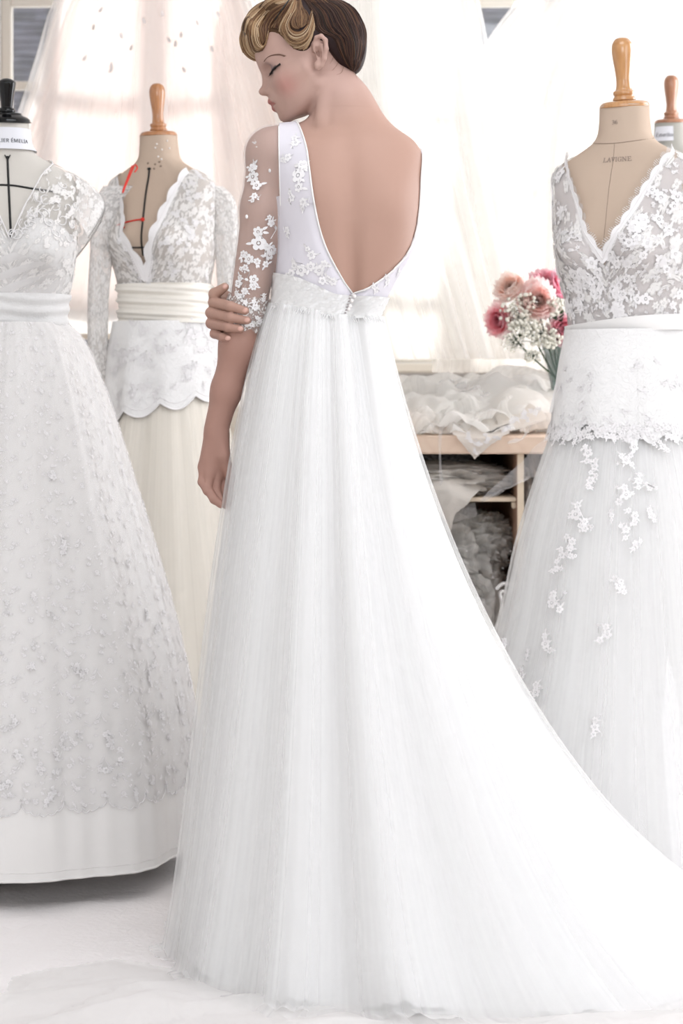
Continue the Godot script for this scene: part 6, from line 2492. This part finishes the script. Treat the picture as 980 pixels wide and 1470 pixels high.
func flowers() -> void:
	var d := 5.6
	var c := P(800, 497, d)
	var v := thing("vase", "clear glass flared vase of flowers on the table, half hidden by the mermaid gown", "vase", Vector3(c.x, TOP, c.z))
	var g := Geo.new()
	var h := c.y - TOP
	g.lathe(Vector3(c.x, TOP, c.z), Basis(), PackedVector2Array([Vector2(0, 0.001), Vector2(0.035, 0.001), Vector2(0.036, 0.006), Vector2(0.02, 0.02), Vector2(0.0145, 0.06), Vector2(0.0165, 0.1), Vector2(0.024, h * 0.62), Vector2(0.037, h * 0.88), Vector2(0.046, h), Vector2(0.0435, h), Vector2(0.0345, h * 0.88), Vector2(0.0215, h * 0.62), Vector2(0.013, 0.1), Vector2(0.01, 0.07), Vector2(0, 0.065)]), 40)
	part("glass", g, M.vase_glass, v)
	var w := Geo.new()
	w.lathe(Vector3(c.x, TOP, c.z), Basis(), PackedVector2Array([Vector2(0, 0.068), Vector2(0.0095, 0.072), Vector2(0.0125, 0.1), Vector2(0.0205, h * 0.6), Vector2(0.0, h * 0.605)]), 32)
	part("water", w, M.water, v)
	var pale := Color(0.98, 0.88, 0.83)
	var pink := Color(0.96, 0.72, 0.77)
	var deep := Color(0.92, 0.52, 0.6)
	peony(P(733, 413, d - 0.02), 0.064, Vector3(-0.5, 0.55, 0.6), Color(0.98, 0.9, 0.84), Color(0.98, 0.91, 0.87), "pale blush peony at the upper left of the bouquet", 1)
	peony(P(771, 432, d - 0.06), 0.074, Vector3(0.0, 0.15, 1.0), pale, Color(0.98, 0.86, 0.85), "large pale pink peony facing out at the middle of the bouquet", 2)
	peony(P(784, 406, d + 0.02), 0.068, Vector3(0.1, 0.8, 0.5), pink, Color(0.97, 0.72, 0.78), "pink peony at the top of the bouquet", 3)
	peony(P(807, 412, d + 0.0), 0.06, Vector3(0.5, 0.5, 0.6), deep, Color(0.95, 0.64, 0.75), "deep pink peony against the lace bodice", 4)
	peony(P(717, 459, d - 0.03), 0.062, Vector3(-0.7, -0.1, 0.7), deep, Color(0.98, 0.84, 0.84), "pink peony with crimson streaks, lowest at the left of the bouquet", 5)
	peony(P(809, 474, d - 0.05), 0.06, Vector3(0.2, 0.0, 1.0), deep, Color(0.97, 0.8, 0.85), "pink peony low beside the satin ribbon", 6)
	rng.seed = 500
	var k := 0
	for q in [[737, 450, 17, 20, "between the pale and the crimson-streaked peony"], [755, 437, 12, 16, "just left of the large middle peony"], [775, 478, 17, 18, "under the large middle peony"], [792, 486, 13, 12, "above the vase rim"], [735, 492, 15, 12, "drooping at the lower left of the bouquet"], [765, 512, 12, 8, "hanging lowest, left of the vase"], [797, 440, 10, 12, "beside the dark green leaf"], [750, 466, 16, 14, "in the middle of the gap between the peonies"]]:
		var s := thing("baby_breath", "sprig of white baby's breath " + q[4], "flower", P(q[0], q[1], d - 0.05), "baby's breath in the vase")
		var bg := Geo.new()
		var sg := Geo.new()
		var foot := P(797, 500, d)
		var mid := P(q[0], q[1], d - 0.03)
		sg.tube(path([foot, foot.lerp(mid, 0.6) + Vector3(0, 0.01, 0), mid], 6), PackedFloat32Array([0.0011]), 5)
		var small: bool = k == 4 or k == 5
		for n in 64:
			var a := R(0, TAU)
			var rr := sqrt(R(0, 1))
			var p := P(q[0] + cos(a) * rr * q[2] * 1.15, q[1] + sin(a) * rr * q[3] * 1.15, d - 0.055 - R(0, 0.03))
			sg.tube(PackedVector3Array([mid.lerp(foot, R(0, 0.2)), p]), PackedFloat32Array([0.0005]), 3)
			bg.ball(p, Basis(Vector3(0, 1, 0), R(0, 3)).scaled(Vector3.ONE * (R(0.0025, 0.0034) if small else R(0.0044, 0.0062))), 4, 6)
		part("stem", sg, M.stem, s)
		part("bloom", bg, M.bud, s)
		k += 1
	for q in [[[791, 437], [806, 462], 0.02, "dark green peony leaf beside the lace bodice"], [[740, 481], [757, 483], 0.007, "small green leaf under the baby's breath"], [[745, 458], [765, 472], 0.008, "green leaf in the gap between the peonies"], [[793, 468], [800, 485], 0.012, "dark leaf low above the vase rim"]]:
		var lg := Geo.new()
		var a := P(q[0][0], q[0][1], d - 0.05)
		var b := P(q[1][0], q[1][1], d - 0.06)
		var dir := (b - a)
		var sd := dir.cross(Vector3(0, 0, 1)).normalized()
		var pts := PackedVector3Array()
		for j in 9:
			var e := j / 8.0
			for i in 5:
				var s := i / 4.0 * 2.0 - 1.0
				pts.push_back(a + dir * e + sd * s * q[2] * sin(PI * clampf(e, 0.02, 0.98)) + Vector3(0, 0, 0.006 * absf(s) + 0.006 * sin(e * 3.0)))
		lg.grid(pts, 5, 9)
		lg.tube(PackedVector3Array([b, P(797, 500, d)]), PackedFloat32Array([0.0015]), 5)
		single("peony_leaf", lg, M.leaf, q[3], "leaf")

# ------------------------------------------------------------------
func _ready() -> void:
	rng.seed = 1
	var cam := Camera3D.new()
	cam.name = "camera"
	add_child(cam)
	cam.position = Vector3(0, EYE, 0)
	var at := CameraAttributesPhysical.new()
	at.frustum_focal_length = 68.0
	at.frustum_focus_distance = 3.85
	at.exposure_aperture = 5.6
	cam.attributes = at
	cam.projection = Camera3D.PROJECTION_FRUSTUM
	cam.keep_aspect = Camera3D.KEEP_HEIGHT
	cam.near = 0.05
	cam.far = 200.0
	cam.size = 0.05 * 1470.0 / F
	cam.frustum_offset = Vector2(0, -0.05 * (735.0 - HZ) / F)
	cam.current = true

	var env := Environment.new()
	env.background_mode = Environment.BG_COLOR
	env.background_color = Color(0.97, 0.98, 1.0)
	env.background_energy_multiplier = 2.4
	env.tonemap_mode = Environment.TONE_MAPPER_LINEAR
	env.tonemap_exposure = 0.75
	env.sdfgi_enabled = true
	env.ssao_enabled = true
	env.ssil_enabled = true
	var we := WorldEnvironment.new()
	we.name = "environment"
	we.environment = env
	add_child(we)

	# unseen light from the right and behind the camera, set to light the gowns
	var key := AreaLight3D.new()
	key.name = "unseen_light_right"
	add_child(key)
	key.position = Vector3(2.58, 1.9, -1.6)
	key.rotation = Vector3(0, PI / 2, 0)
	key.area_size = Vector2(2.7, 2.2)
	key.light_color = Color(0.955, 0.975, 1.0)
	key.light_energy = 3.5
	key.area_range = 12.0
	key.shadow_enabled = true
	var fill := AreaLight3D.new()  # unseen, behind the camera; lights everything from the front
	fill.name = "unseen_light_front"
	add_child(fill)
	fill.position = Vector3(0.15, 2.1, 2.48)
	fill.area_size = Vector2(3.2, 2.1)
	fill.light_color = Color(0.955, 0.975, 1.0)
	fill.light_energy = 5.8
	fill.area_range = 14.0
	fill.shadow_enabled = true

	var side := AreaLight3D.new()  # added fill at the right, brightens the table, heap and flowers
	side.name = "added_fill_rear_right"
	add_child(side)
	side.position = Vector3(2.58, 1.85, -5.5)
	side.rotation = Vector3(0, PI / 2, 0)
	side.area_size = Vector2(1.7, 2.1)
	side.light_color = Color(0.99, 0.99, 1.0)
	side.light_energy = 7.5
	side.area_range = 12.0
	side.shadow_enabled = true
	var above := AreaLight3D.new()  # unseen overhead source, placed to light the floor and the upper back
	above.name = "unseen_light_above"
	add_child(above)
	above.position = Vector3(0.25, 3.26, -2.75)
	above.rotation = Vector3(-PI / 2, 0, 0)
	above.area_size = Vector2(1.5, 1.6)
	above.light_color = Color(0.96, 0.98, 1.0)
	above.light_energy = 2.2
	above.area_range = 12.0
	above.shadow_enabled = true
	# the sun stands high beyond the windows, behind the hung tulle
	var sun := DirectionalLight3D.new()
	sun.name = "sun"
	add_child(sun)
	sun.rotation_degrees = Vector3(-33, 174, 0)
	sun.light_color = Color(1.0, 0.985, 0.97)
	sun.light_energy = 3.0
	sun.light_angular_distance = 2.0
	sun.sky_mode = DirectionalLight3D.SKY_MODE_LIGHT_ONLY
	sun.shadow_enabled = true

	materials()
	room()
	slate_roof()
	hung_tulle()
	floor_cloth()
	table()
	flowers()
	gown_left()
	gown_middle()
	gown_right()
	form_behind()
	bride()
